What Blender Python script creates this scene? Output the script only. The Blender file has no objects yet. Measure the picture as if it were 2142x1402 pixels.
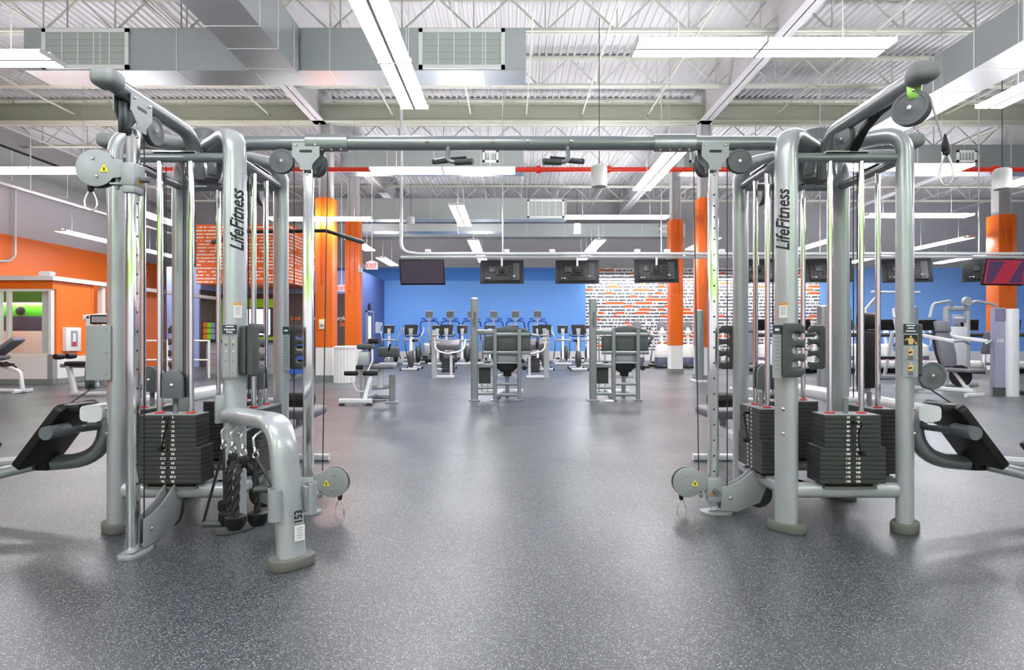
import bpy, bmesh, math, random
from mathutils import Vector, Matrix
R = random.Random(7)
COL = bpy.context.scene.collection
F, CX, CY, EYE = 1240.0, 1071.0, 701.0, 1.12
PI = math.pi
def V(t):
    return Vector(t) if len(t) != 2 else Vector((t[0], t[1], 0.0))
def P(px, py, Y):
    return V(((px-CX)*Y/F, Y, EYE+(CY-py)*Y/F))
ORD = ['first','second','third','fourth','fifth','sixth','seventh','eighth','ninth','tenth','eleventh','twelfth',
       'thirteenth','fourteenth','fifteenth','sixteenth','seventeenth','eighteenth']

# ---------------------------------------------------------------- materials
def lin(c):
    c = c/255.0
    return c/12.92 if c <= 0.04045 else ((c+0.055)/1.055)**2.4
def rgb(h):
    return tuple(lin(int(h[i:i+2], 16)) for i in (0, 2, 4)) + (1.0,)
MATS = {}
def mat(name, hexcol, rough=0.5, metal=0.0, coat=0.0, spec=0.5, emit=None, var=0.0, bump=0.0, scale=40.0):
    m = bpy.data.materials.new(name); m.use_nodes = True
    nt = m.node_tree; b = nt.nodes['Principled BSDF']
    b.inputs['Base Color'].default_value = rgb(hexcol)
    b.inputs['Roughness'].default_value = rough
    b.inputs['Metallic'].default_value = metal
    b.inputs['Coat Weight'].default_value = coat
    b.inputs['Coat Roughness'].default_value = 0.12
    b.inputs['Specular IOR Level'].default_value = spec
    if emit:
        b.inputs['Emission Color'].default_value = rgb(emit[0]); b.inputs['Emission Strength'].default_value = emit[1]
    if var or bump:
        tc = nt.nodes.new('ShaderNodeTexCoord'); n = nt.nodes.new('ShaderNodeTexNoise')
        n.inputs['Scale'].default_value = scale; n.inputs['Detail'].default_value = 3
        nt.links.new(tc.outputs['Object'], n.inputs['Vector'])
        if var:
            mr = nt.nodes.new('ShaderNodeMapRange')
            mr.inputs['To Min'].default_value = max(0.02, rough-var); mr.inputs['To Max'].default_value = min(1, rough+var)
            nt.links.new(n.outputs['Fac'], mr.inputs['Value']); nt.links.new(mr.outputs['Result'], b.inputs['Roughness'])
        if bump:
            bp = nt.nodes.new('ShaderNodeBump'); bp.inputs['Strength'].default_value = bump; bp.inputs['Distance'].default_value = 0.004
            nt.links.new(n.outputs['Fac'], bp.inputs['Height']); nt.links.new(bp.outputs['Normal'], b.inputs['Normal'])
    MATS[name] = m
    return m
silver  = mat('silver_paint', 'b1b6b9', 0.30, 0.35, 0.35)
steel   = mat('grey_steel_paint', '8a9093', 0.28, 0.5, 0.3)
lightp  = mat('light_silver_paint', 'd3d6da', 0.35, 0.1, 0.3)
plateg  = mat('plate_grey', '9ba0a3', 0.45, 0.2, 0.1)
chrome  = mat('polished_chrome', 'f0f0f2', 0.13, 1.0)
bolt_m  = mat('zinc_bolt', 'd6d3c2', 0.25, 0.9)
wire_m  = mat('bright_wire', 'dcdcd4', 0.25, 0.6)
iron    = mat('black_weight_iron', '343735', 0.55, 0.0, var=0.1, bump=0.1, scale=120)
irontop = mat('grey_weight_top', '8a8d8c', 0.5, 0.1)
rubber  = mat('grey_rubber', '64665f', 0.8, bump=0.1, scale=150)
capgrey = mat('grey_cap_plastic', '858a8c', 0.55)
black   = mat('black_plastic', '131414', 0.45, spec=0.35)
holder_m= mat('dark_grey_urethane', '424644', 0.5, var=0.1)
pulley_m= mat('slate_nylon', '62676b', 0.45, var=0.08)
pulleyb = mat('dark_pulley_wheel', '232725', 0.4)
swivelg = mat('reflected_green_metal', '82b04e', 0.35, 0.4)  # green reflected on the metal, painted into the bracket's colour
hang_m  = mat('grey_hanger_wire', '9a9a9a', 0.5)
cable_m = mat('black_cable', '1e2021', 0.4)
white   = mat('white_paint', 'e8e8e6', 0.5)
ink_w   = mat('white_ink', 'f0f0ec', 0.6)
ink_b   = mat('black_ink', '101112', 0.5)
red     = mat('red_bushing', 'c0303a', 0.5)
yellow  = mat('warning_yellow', 'e8e020', 0.5)
amber   = mat('label_amber', 'd9952b', 0.5)
navy    = mat('navy_label', '26333f', 0.5)
skin_i  = mat('printed_skin', 'd9b676', 0.6)
short_i = mat('printed_shorts', '6a6c70', 0.6)
vinyl   = mat('grey_vinyl', '67676e', 0.5, var=0.08, bump=0.08, scale=300)
vinyl_d = mat('dark_vinyl', '4a5350', 0.5, var=0.08, bump=0.08, scale=300)
orange  = mat('orange_paint', 'f07620', 0.42, var=0.05, scale=3)
orange_c= mat('orange_gloss_column', 'ef721e', 0.34, var=0.05, scale=3)
blue    = mat('blue_paint', '6ca8f4', 0.55, var=0.05, scale=3)
blueright= mat('pale_blue_paint', '7fb2f6', 0.55, var=0.05, scale=3)
bluetop = mat('deep_blue_paint', '4288e2', 0.55, var=0.05, scale=3)
bluedk  = mat('slate_blue_paint', '4d5f96', 0.6, var=0.05, scale=3)
lavend  = mat('lavender_blue_paint', '94aeea', 0.6, var=0.05, scale=3)
brown   = mat('dark_brown_paint', '574a4c', 0.6, var=0.05, scale=3)
lime    = mat('lime_paint', 'a0e61c', 0.5)
limewall= mat('pale_lime_wall', 'b9f07a', 0.6)
green_w = mat('green_studio_paint', '3f9c12', 0.4)
greyw   = mat('warm_grey_wall', 'b9b6ba', 0.7, var=0.05, scale=3)
soffit  = mat('grey_upper_wall', 'a7a8ac', 0.7, var=0.05, scale=3)
deckm   = mat('white_deck_paint', 'c6c5c7', 0.6, 0.0)
olivegird = mat('olive_white_girder', 'a9ac9c', 0.55)
steeluse= mat('slate_grey_cover', '6a7086', 0.4)
joistm  = mat('cream_white_steel', 'bec0b4', 0.5)
girderm = mat('white_girder', 'bcbabb', 0.5)
greygrn = mat('grey_green_base', '7c837c', 0.7)
redpipe = mat('red_pipe_paint', 'dc3216', 0.4)
blueframe= mat('blue_frame_paint', '26479c', 0.4)
rope_m  = mat('black_rope', '1f1e19', 0.75, bump=0.3, scale=400)
exitred = mat('exit_red', 'd0263c', 0.6, emit=('e0304a', 0.25))
screen_m= mat('dark_screen', '4a414e', 0.12, coat=0.6)
screen_r= mat('maroon_screen', '8e2a3a', 0.15, coat=0.6, emit=('8e2a3a', 0.25))
screen_p= mat('plum_screen', '4a3450', 0.15, coat=0.6, emit=('4a3450', 0.2))
screen_w= mat('lit_notice_screen', 'eef3f8', 0.3, emit=('dfe8f2', 0.9))
tvback  = mat('black_tv_back', '121314', 0.45, spec=.35)
tvback2 = mat('grey_tv_back_panel', '2c3032', 0.4, 0.1)
galv    = mat('galvanised_duct', 'b7bdbf', 0.34, 0.8)
galv2   = mat('galvanised_frame', 'dfe2e0', 0.5, 0.0)
grille  = mat('grille_void', 'a9b3ae', 0.6, 0.2)
bluepl  = mat('blue_plastic', '2f5fc0', 0.45)
concrete= mat('grey_counter', '8f9096', 0.6)
kioskm  = mat('lilac_grey_panel', '9a9bb2', 0.35, 0.2)
redacc  = mat('red_accent', 'c23a44', 0.5)
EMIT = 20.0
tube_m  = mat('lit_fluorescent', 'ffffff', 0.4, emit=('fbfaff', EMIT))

def nodes(name):
    m = bpy.data.materials.new(name); m.use_nodes = True
    return m, m.node_tree, m.node_tree.nodes['Principled BSDF']
def add(nt, t, **kw):
    n = nt.nodes.new(t)
    for k, v in kw.items(): setattr(n, k, v)
    return n
def math_n(nt, op, a, b=None, c=None):
    n = add(nt, 'ShaderNodeMath', operation=op)
    for i, x in enumerate((a, b, c)):
        if x is None: continue
        if isinstance(x, (int, float)): n.inputs[i].default_value = x
        else: nt.links.new(x, n.inputs[i])
    return n.outputs[0]
def mix_n(nt, fac, a, b):
    n = add(nt, 'ShaderNodeMix', data_type='RGBA')
    for i, x in ((0, fac), (6, a), (7, b)):
        if isinstance(x, (int, float)): n.inputs[i].default_value = x
        elif isinstance(x, tuple): n.inputs[i].default_value = x
        else: nt.links.new(x, n.inputs[i])
    return n.outputs[2]
def floor_mat():
    m, nt, b = nodes('speckled_rubber_floor')
    tc = add(nt, 'ShaderNodeTexCoord')
    def fleck(scale, frac, size, seed):
        mp = add(nt, 'ShaderNodeMapping'); mp.inputs['Location'].default_value = (seed, seed*1.7, 0)
        nt.links.new(tc.outputs['Object'], mp.inputs['Vector'])
        vo = add(nt, 'ShaderNodeTexVoronoi', voronoi_dimensions='2D'); vo.inputs['Scale'].default_value = scale
        nt.links.new(mp.outputs['Vector'], vo.inputs['Vector'])
        sp = add(nt, 'ShaderNodeSeparateColor'); nt.links.new(vo.outputs['Color'], sp.inputs[0])
        a = math_n(nt, 'LESS_THAN', sp.outputs[0], frac)
        s = math_n(nt, 'LESS_THAN', vo.outputs['Distance'], size)
        return math_n(nt, 'MULTIPLY', a, s)
    f1 = fleck(170, 0.36, 0.36, 0.0); f2 = fleck(110, 0.09, 0.28, 3.3)
    no = add(nt, 'ShaderNodeTexNoise'); no.inputs['Scale'].default_value = 0.55; no.inputs['Detail'].default_value = 4
    nt.links.new(tc.outputs['Object'], no.inputs['Vector'])
    no2 = add(nt, 'ShaderNodeTexNoise'); no2.inputs['Scale'].default_value = 260; no2.inputs['Detail'].default_value = 2
    nt.links.new(tc.outputs['Object'], no2.inputs['Vector'])
    base = mix_n(nt, no2.outputs['Fac'], rgb('2a2d32'), rgb('40444a'))
    c = mix_n(nt, f1, base, rgb('7c8287')); c = mix_n(nt, f2, c, rgb('a3a78e'))
    se = add(nt, 'ShaderNodeSeparateXYZ'); nt.links.new(tc.outputs['Object'], se.inputs[0])
    fx = math_n(nt, 'FRACT', math_n(nt, 'DIVIDE', math_n(nt, 'ADD', se.outputs[0], 0.24+12.2), 1.22))
    seam = math_n(nt, 'LESS_THAN', fx, 0.0025)
    c = mix_n(nt, math_n(nt, 'MULTIPLY', seam, 0.6), c, rgb('25272a'))
    nt.links.new(c, b.inputs['Base Color'])
    mr = add(nt, 'ShaderNodeMapRange'); mr.inputs['From Min'].default_value = 0.3; mr.inputs['From Max'].default_value = 0.7
    mr.inputs['To Min'].default_value = 0.30; mr.inputs['To Max'].default_value = 0.46
    nt.links.new(no.outputs['Fac'], mr.inputs['Value']); nt.links.new(mr.outputs['Result'], b.inputs['Roughness'])
    b.inputs['Specular IOR Level'].default_value = 0.55
    bp = add(nt, 'ShaderNodeBump'); bp.inputs['Strength'].default_value = 0.12; bp.inputs['Distance'].default_value = 0.002
    nt.links.new(no2.outputs['Fac'], bp.inputs['Height']); nt.links.new(bp.outputs['Normal'], b.inputs['Normal'])
    return m
floorm = floor_mat()
def textwall_mat(name, ground, ink, ink2, row, frac, word, axis):
    """rows of printed words too small to read; ink2 marks some stretches of a row"""
    m, nt, b = nodes(name)
    tc = add(nt, 'ShaderNodeTexCoord'); se = add(nt, 'ShaderNodeSeparateXYZ'); nt.links.new(tc.outputs['Object'], se.inputs[0])
    u = se.outputs[axis]; z = se.outputs[2]
    rr = math_n(nt, 'DIVIDE', z, row); ri = math_n(nt, 'FLOOR', rr); rf = math_n(nt, 'FRACT', rr)
    inrow = math_n(nt, 'LESS_THAN', rf, frac)
    def cell(w, lo, seed):
        cv = add(nt, 'ShaderNodeCombineXYZ')
        nt.links.new(math_n(nt, 'DIVIDE', u, w), cv.inputs[0]); nt.links.new(math_n(nt, 'MULTIPLY', ri, 7.31), cv.inputs[1]); cv.inputs[2].default_value = seed
        n = add(nt, 'ShaderNodeTexNoise'); n.inputs['Scale'].default_value = 1.0; n.inputs['Detail'].default_value = 1
        nt.links.new(cv.outputs[0], n.inputs['Vector'])
        return math_n(nt, 'GREATER_THAN', n.outputs['Fac'], lo)
    w = math_n(nt, 'MULTIPLY', inrow, cell(word, 0.42, 1.0))
    o = cell(0.8, 0.60, 5.0)
    if ink2 == 'gap':
        w = math_n(nt, 'MULTIPLY', w, cell(0.75, 0.40, 9.0))
        c = mix_n(nt, w, rgb(ground), rgb(ink))
    else:
        c = mix_n(nt, w, rgb(ground), rgb(ink))
        c = mix_n(nt, math_n(nt, 'MULTIPLY', math_n(nt, 'LESS_THAN', rf, frac+0.25), o), c, rgb(ink2))
    nt.links.new(c, b.inputs['Base Color']); b.inputs['Roughness'].default_value = 0.5
    return m
textwhite = textwall_mat('white_wall_of_words', 'e9e9ea', '55555c', 'd9622a', 0.145, 0.5, 0.07, 0)
textorange_x = textwall_mat('orange_words_front', 'ee6c1c', 'f6efe8', 'gap', 0.115, 0.42, 0.06, 0)
textorange_y = textwall_mat('orange_words_side', 'ee6c1c', 'f6efe8', 'gap', 0.115, 0.42, 0.06, 1)

# ---------------------------------------------------------------- mesh builder
def rounded(pts, r, n=6):
    pts = [V(p) for p in pts]; out = [pts[0]]
    rs = r if isinstance(r, (list, tuple)) else [r]*(len(pts)-2)
    for i in range(1, len(pts)-1):
        a, b, c = pts[i-1], pts[i], pts[i+1]
        d1, d2 = (a-b), (c-b); l1, l2 = d1.length, d2.length; d1.normalize(); d2.normalize()
        ang = math.acos(max(-1, min(1, d1.dot(d2))))
        if ang > PI-0.02: out.append(b); continue
        t = min(rs[i-1]/math.tan(ang/2), l1*0.49 if i > 1 else l1*0.98, l2*0.49 if i < len(pts)-2 else l2*0.98)
        p1, p2 = b+d1*t, b+d2*t
        for k in range(n+1):
            s = k/n
            out.append(p1*(1-s)**2 + b*2*s*(1-s) + p2*s*s)
    out.append(pts[-1]); return out
def circ(r, n=12, ry=None):
    ry = r if ry is None else ry
    return [(r*math.cos(2*PI*k/n), ry*math.sin(2*PI*k/n)) for k in range(n)]
def racetrack(a, b, n=20, e=3.2):
    out = []
    for k in range(n):
        t = 2*PI*(k+0.5)/n; c, s = math.cos(t), math.sin(t)
        out.append((a*math.copysign(abs(c)**(2/e), c), b*math.copysign(abs(s)**(2/e), s)))
    return out
def rrect(w, h, r, n=4):
    out = []
    for cx, cy, a0 in ((w/2-r, h/2-r, 0), (-w/2+r, h/2-r, 90), (-w/2+r, -h/2+r, 180), (w/2-r, -h/2+r, 270)):
        for k in range(n+1):
            a = math.radians(a0+90*k/n); out.append((cx+r*math.cos(a), cy+r*math.sin(a)))
    return out
def frame_of(d, up=(0, 0, 1)):
    d = V(d).normalized(); u = V(up)
    if abs(d.dot(u)) > 0.97: u = V((0, 1, 0)) if abs(d.y) < 0.9 else V((1, 0, 0))
    x = u.cross(d).normalized(); y = d.cross(x)
    return Matrix((x, y, d)).transposed()
class MB:
    def __init__(s, m=None):
        s.bm = bmesh.new(); s.mats = []; s.k = 0
        if m: s.use(m)
    def use(s, m):
        if m not in s.mats: s.mats.append(m)
        s.k = s.mats.index(m); return s
    def face(s, vs):
        try:
            f = s.bm.faces.new(vs); f.material_index = s.k; f.smooth = True; return f
        except ValueError: return None
    def quad(s, *ps):
        s.face([s.bm.verts.new(V(p)) for p in ps]); return s
    def merge(s, bm2, mx=None):
        mp = {}
        for v in bm2.verts: mp[v] = s.bm.verts.new(mx @ v.co if mx else v.co)
        for f in bm2.faces: s.face([mp[v] for v in f.verts])
        bm2.free(); return s
    def box(s, c, size, rot=None, bev=0.0, seg=2):
        b = bmesh.new(); bmesh.ops.create_cube(b, size=1.0)
        for v in b.verts: v.co = V((v.co.x*size[0], v.co.y*size[1], v.co.z*size[2]))
        if bev > 0:
            bmesh.ops.bevel(b, geom=b.edges[:], offset=min(bev, min(size)*0.48), segments=seg, affect='EDGES', profile=0.5)
        mx = Matrix.Translation(V(c))
        if rot is not None: mx = mx @ (rot.to_4x4() if isinstance(rot, Matrix) else Matrix.Rotation(rot, 4, 'Z'))
        return s.merge(b, mx)
    def lohi(s, lo, hi, bev=0.0):
        lo, hi = V(lo), V(hi)
        return s.box((lo+hi)/2, [abs(x) for x in (hi-lo)], None, bev)
    def sweep(s, path, prof, side=None, cap=True, twist=0.0, scales=None):
        path = [V(p) for p in path]; n = len(path); rings = []; prev = None
        for i, p in enumerate(path):
            t = (path[min(i+1, n-1)]-path[max(i-1, 0)]).normalized()
            if side is not None:
                x = V(side); x = (x-t*x.dot(t)).normalized()
            elif prev is None:
                x = frame_of(t).col[0].copy()
            else:
                x = (prev-t*prev.dot(t)).normalized()
            prev = x; y = t.cross(x)
            if twist:
                a = twist*i; x, y = x*math.cos(a)+y*math.sin(a), y*math.cos(a)-x*math.sin(a)
            sc = scales[i] if scales else 1.0
            rings.append([s.bm.verts.new(p+x*(a*sc)+y*(b*sc)) for a, b in prof])
        m = len(prof)
        for i in range(n-1):
            for k in range(m):
                s.face([rings[i][k], rings[i][(k+1) % m], rings[i+1][(k+1) % m], rings[i+1][k]])
        if cap:
            s.face(rings[0][::-1]); s.face(rings[-1])
        return s
    def tube(s, path, r, n=10, cap=True):
        return s.sweep(path, circ(r, n), cap=cap)
    def cyl(s, a, b, r, n=14):
        return s.sweep([a, b], circ(r, n))
    def bar(s, a, b, w, h, side=None):
        return s.sweep([a, b], [(-w/2, -h/2), (w/2, -h/2), (w/2, h/2), (-w/2, h/2)], side=side)
    def rbar(s, path, w, h, side=None, e=4.0):
        return s.sweep(path, racetrack(w/2, h/2, 16, e), side=side)
    def lathe(s, prof, o=(0, 0, 0), axis=(0, 0, 1), n=20):
        M = frame_of(axis); o = V(o); rings = []
        for r, z in prof:
            if r < 1e-5: rings.append([s.bm.verts.new(o+M @ V((0, 0, z)))])
            else: rings.append([s.bm.verts.new(o+M @ V((r*math.cos(2*PI*k/n), r*math.sin(2*PI*k/n), z))) for k in range(n)])
        for a, b in zip(rings, rings[1:]):
            for k in range(n):
                k2 = (k+1) % n
                if len(a) == 1 and len(b) > 1: s.face([a[0], b[k2], b[k]])
                elif len(b) == 1 and len(a) > 1: s.face([a[k], a[k2], b[0]])
                elif len(a) > 1: s.face([a[k], a[k2], b[k2], b[k]])
        if len(rings[0]) > 1: s.face(rings[0][::-1])
        if len(rings[-1]) > 1: s.face(rings[-1])
        return s
    def prism(s, pts, depth, o=(0, 0, 0), ux=(1, 0, 0), uy=(0, 0, 1), bev=0.0):
        """outline in the plane (ux, uy) through o, thickened by depth about that plane"""
        ux, uy = V(ux).normalized(), V(uy).normalized(); w = ux.cross(uy); o = V(o)
        b = bmesh.new()
        A = [b.verts.new(o+ux*x+uy*y-w*depth/2) for x, y in pts]; B = [b.verts.new(o+ux*x+uy*y+w*depth/2) for x, y in pts]
        fa = b.faces.new(A[::-1]); fb = b.faces.new(B); n = len(pts)
        for k in range(n): b.faces.new([A[k], A[(k+1) % n], B[(k+1) % n], B[k]])
        b.normal_update()
        if bev > 0:
            bmesh.ops.bevel(b, geom=list(fa.edges)+list(fb.edges), offset=bev, segments=2, affect='EDGES', profile=0.5)
        bmesh.ops.triangulate(b, faces=[f for f in b.faces if len(f.verts) > 4])
        return s.merge(b)
    def ball(s, c, r, sc=(1, 1, 1), n=14):
        b = bmesh.new(); bmesh.ops.create_uvsphere(b, u_segments=n, v_segments=max(6, n//2+2), radius=r)
        return s.merge(b, Matrix.Translation(V(c)) @ Matrix.Diagonal((sc[0], sc[1], sc[2], 1)))
    def text(s, body, size, o, ux=(1, 0, 0), uy=(0, 0, 1), shear=0.0, depth=0.0006, align='CENTER', sx=1.0, bold=0.0):
        c = bpy.data.curves.new('lettering', 'FONT'); c.body = body; c.size = size; c.align_x = align; c.align_y = 'CENTER'
        c.shear = shear; c.resolution_u = 2; c.offset = bold
        ob = bpy.data.objects.new('lettering', c); COL.objects.link(ob)
        dg = bpy.context.evaluated_depsgraph_get(); me = ob.evaluated_get(dg).to_mesh()
        ux, uy = V(ux).normalized(), V(uy).normalized(); w = ux.cross(uy)
        vs = [s.bm.verts.new(V(o)+ux*(v.co.x*sx)+uy*v.co.y+w*depth) for v in me.vertices]
        for p in me.polygons:
            f = s.face([vs[i] for i in p.vertices])
        ob.evaluated_get(dg).to_mesh_clear()
        bpy.data.objects.remove(ob); bpy.data.curves.remove(c); return s
    def build(s, name, parent=None, label=None, angle=38):
        me = bpy.data.meshes.new(name); s.bm.normal_update()
        s.bm.to_mesh(me); s.bm.free()
        for m in s.mats: me.materials.append(m)
        me.set_sharp_from_angle(angle=math.radians(angle))
        o = bpy.data.objects.new(name, me); COL.objects.link(o)
        if parent is not None: o.parent = parent
        if label: o['label'] = label
        return o
def tag(o, label, cat, group=None):
    o['label'] = label; o['category'] = cat
    if group: o['group'] = group
    return o
def thing(name, label, cat, loc=(0, 0, 0), rz=0.0, group=None):
    o = bpy.data.objects.new(name, None); COL.objects.link(o); o.empty_display_size = 0.1
    o.location = V(loc); o.rotation_euler = (0, 0, rz)
    return tag(o, label, cat, group)
def solo(mb, name, label, cat, group=None, loc=None, rz=0.0):
    o = mb.build(name); tag(o, label, cat, group)
    if loc is not None: o.location = V(loc)
    o.rotation_euler = (0, 0, rz)
    return o
def struct(mb, name, parent=None, label=None):
    o = mb.build(name, parent)
    if parent is None: o['kind'] = 'structure'
    if label: o['label'] = label
    return o
KIDS = {}
def dup(root, loc, rz, label, group=None):
    r = root.copy(); COL.objects.link(r); r.location = V(loc); r.rotation_euler = (0, 0, rz); r['label'] = label
    if group: r['group'] = group
    for c in list(root.children):
        d = c.copy(); COL.objects.link(d); d.parent = r
        for g in list(c.children):
            e = g.copy(); COL.objects.link(e); e.parent = d
    return r
# small shared shapes
def bolt(mb, p, axis, r=0.009):
    mb.use(bolt_m).lathe([(r, 0), (r, 0.004), (r*0.6, 0.008), (0, 0.009)], p, axis, 10)
def pulley(parent, c, axis, r=0.078, w=0.034, name='pulley'):
    c, a = V(c), V(axis).normalized(); mb = MB(pulley_m)
    for sg in (1, -1):
        mb.use(pulley_m).lathe([(r, 0.006), (r, 0.0), (r, w*0.34), (r*0.97, w*0.5), (r*0.80, w*0.5), (r*0.77, w*0.44), (r*0.3, w*0.44), (r*0.2, w*0.5), (r*0.1, w*0.5)], c, a*sg, 28)
        mb.use(bolt_m).lathe([(0.010, w*0.5), (0.010, w*0.5+0.003), (0.0, w*0.5+0.004)], c, a*sg, 10)
    mb.use(pulleyb).lathe([(r*0.93, -0.004), (r*0.93, 0.004)], c, a, 28)
    return mb.build(name, parent)
def carabiner(parent, top, h=0.13, d=(1, 0, 0), name='carabiner', m=None):
    d = V(d).normalized(); t = V(top); mb = MB(m or wire_m); pts = []
    for k in range(25):
        a = 2*PI*k/24; wv = math.sin(a)*(0.026-0.012*math.cos(a)); pts.append(t+d*wv+V((0, 0, -h/2+h/2*math.cos(a))))
    mb.tube(pts, 0.0045, 6, cap=False)
    mb.use(black).lathe([(0.004, 0.0), (0.013, 0.006), (0.016, 0.03), (0.010, 0.05), (0.004, 0.055)], t+V((0, 0, -0.012)), (0, 0, 1), 12)
    return mb.build(name, parent)
# ================================================================ SETTING
XL, XR, YF, YB, ZD = -14.65, 24.0, -5.0, 26.0, 7.12
struct(MB(floorm).quad((XL-.1, YF-.1, 0), (XR+.1, YF-.1, 0), (XR+.1, YB+.1, 0), (XL-.1, YB+.1, 0)), 'floor', label='speckled dark grey rubber gym floor')
# corrugated deck: ribs run away from the camera
mb = MB(deckm); x = XL-.1; pts = []
while x < XR+.1:
    pts += [(x, ZD), (x+.012, ZD+.045), (x+.098, ZD+.045), (x+.110, ZD)]; x += .152
lo = [mb.bm.verts.new((a, YF-.1, z)) for a, z in pts]; hi = [mb.bm.verts.new((a, YB+.1, z)) for a, z in pts]
for i in range(len(pts)-1): mb.face([lo[i], hi[i], hi[i+1], lo[i+1]])
struct(mb, 'ceiling', label='white corrugated steel roof deck')
# back wall
w = MB(blue); T = 0.15
w.use(white).lohi((XL, YB, 0), (XR, YB+T, .41))
w.use(blue).lohi((XL, YB, .41), (3.23, YB+T, 3.5)); w.use(blueright).lohi((13.5, YB, .41), (XR, YB+T, 4.08)); w.use(blue)
w.use(bluetop).lohi((XL, YB, 3.5), (3.23, YB+T, 4.08))
w.use(textwhite).lohi((3.23, YB, .41), (13.5, YB+T, 4.08))
w.use(soffit).lohi((XL, YB, 4.08), (XR, YB+T, ZD+.06))
struct(w, 'wall_back')
w = MB(orange).lohi((XL-T, YF, 0), (XL, YB, 4.04)); w.use(greyw).lohi((XL-T, YF, 4.04), (XL, YB, ZD+.06)); struct(w, 'wall_left')
w = MB(lavend).lohi((XR, YF, 0), (XR+T, YB, 4.04)); w.use(soffit).lohi((XR, YF, 4.04), (XR+T, YB, ZD+.06)); struct(w, 'wall_right')
w = MB(white).lohi((XL, YF-T, 0), (XR, YF, 2.75)); w.use(limewall).lohi((XL, YF-T, 2.75), (XR, YF, 5.2)); w.use(soffit).lohi((XL, YF-T, 5.2), (XR, YF, ZD+.06)); struct(w, 'wall_front')
# slate blue store room wall and the brown desk wall in the left back corner
w = MB(bluedk).lohi((-5.7, 22.1, 0), (-5.6, YB, 3.51)); struct(w, 'wall_side')
w = MB(brown)
w.lohi((-10.9, 22.1, 0), (-5.6, 22.2, 2.67)); w.use(lavend).lohi((-10.9, 22.1, 2.67), (-5.6, 22.2, 3.51)); struct(w, 'wall_desk')
w = MB(lavend).lohi((-12.1, 20.75, 0), (-10.95, 20.85, 3.51)); struct(w, 'wall_alcove')
w = MB(brown).lohi((-10.95, 20.75, 0), (-10.9, 22.1, 2.72)); w.use(lavend).lohi((-10.95, 20.75, 2.72), (-10.9, 22.1, 3.51)); struct(w, 'wall_return')
# studio room on the left with its window, ledge and side wall
w = MB(orange); Y0 = 13.5
w.lohi((XL, Y0, 2.17), (-10.46, Y0+.12, 2.36)); w.lohi((XL, Y0, .62), (-11.72, Y0+.12, 2.17))
w.lohi((-10.58, Y0+.12, .62), (-10.46, 14.75, 2.36)); w.lohi((-12.2, 14.72, 0), (-10.46, 14.82, 2.36)); w.lohi((-12.22, 14.8, 0), (-12.1, 20.8, 2.36))
w.use(white).lohi((XL, Y0-.02, .12), (-10.46, Y0+.12, .62)); w.lohi((-10.58, Y0+.12, .12), (-10.44, 14.75, .62))
w.use(greygrn).lohi((XL, Y0-.03, 0), (-10.44, Y0+.12, .12)); w.lohi((-10.58, Y0+.12, 0), (-10.43, 14.75, .12))
w.use(plateg).lohi((-10.56, Y0-.03, .12), (-10.44, Y0+.1, .68))
struct(w, 'wall_studio')
w = MB(white).lohi((XL, Y0-.12, 2.36), (-10.36, Y0+.12, 2.46)); w.lohi((-10.56, Y0+.12, 2.36), (-10.36, 20.8, 2.46))
w.lohi((-10.56, 15.1, 0), (-10.44, 15.22, 2.36)); struct(w, 'trim_1', label='white ledge running along the top of the orange studio')
w = MB(green_w).lohi((XL, 14.6, 1.58), (-10.6, 14.7, 2.34)); w.use(mat('navy_window_reflection', '2c3c58', .3)).lohi((XL, 14.6, 1.22), (-10.6, 14.7, 1.58)); w.use(white).lohi((XL, 14.6, 0), (-10.6, 14.7, 1.22))  # navy band paints in the dark blue reflection of the window glass
struct(w, 'wall_inner', label='green studio wall seen through the window')
w = MB(white); zc = lambda y: EYE+(CY-y)*Y0/F
w.lohi((-11.72, Y0, .64), (-10.5, Y0+.1, .69)).lohi((-11.72, Y0, 2.12), (-10.5, Y0+.1, 2.17)).lohi((-11.72, Y0, .69), (-11.66, Y0+.1, 2.12)).lohi((-11.52, Y0, .69), (-11.46, Y0+.1, 2.12)).lohi((-10.56, Y0, .69), (-10.5, Y0+.1, 2.12))
wf = w.build('window_1'); wf['kind'] = 'structure'; wf['label'] = 'studio window in white frame'
gm, nt, bs = nodes('window_glass'); bs.inputs['Roughness'].default_value = 0.02; bs.inputs['Base Color'].default_value = (.8, .85, .85, 1)
tr = add(nt, 'ShaderNodeBsdfTransparent'); fr = add(nt, 'ShaderNodeFresnel'); fr.inputs['IOR'].default_value = 1.3; mx = add(nt, 'ShaderNodeMixShader')
nt.links.new(fr.outputs[0], mx.inputs[0]); nt.links.new(tr.outputs[0], mx.inputs[1]); nt.links.new(bs.outputs[0], mx.inputs[2]); nt.links.new(mx.outputs[0], nt.nodes['Material Output'].inputs['Surface'])
MB(gm).lohi((-11.66, Y0+.045, .69), (-10.56, Y0+.055, 2.12)).build('pane', wf)
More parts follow.
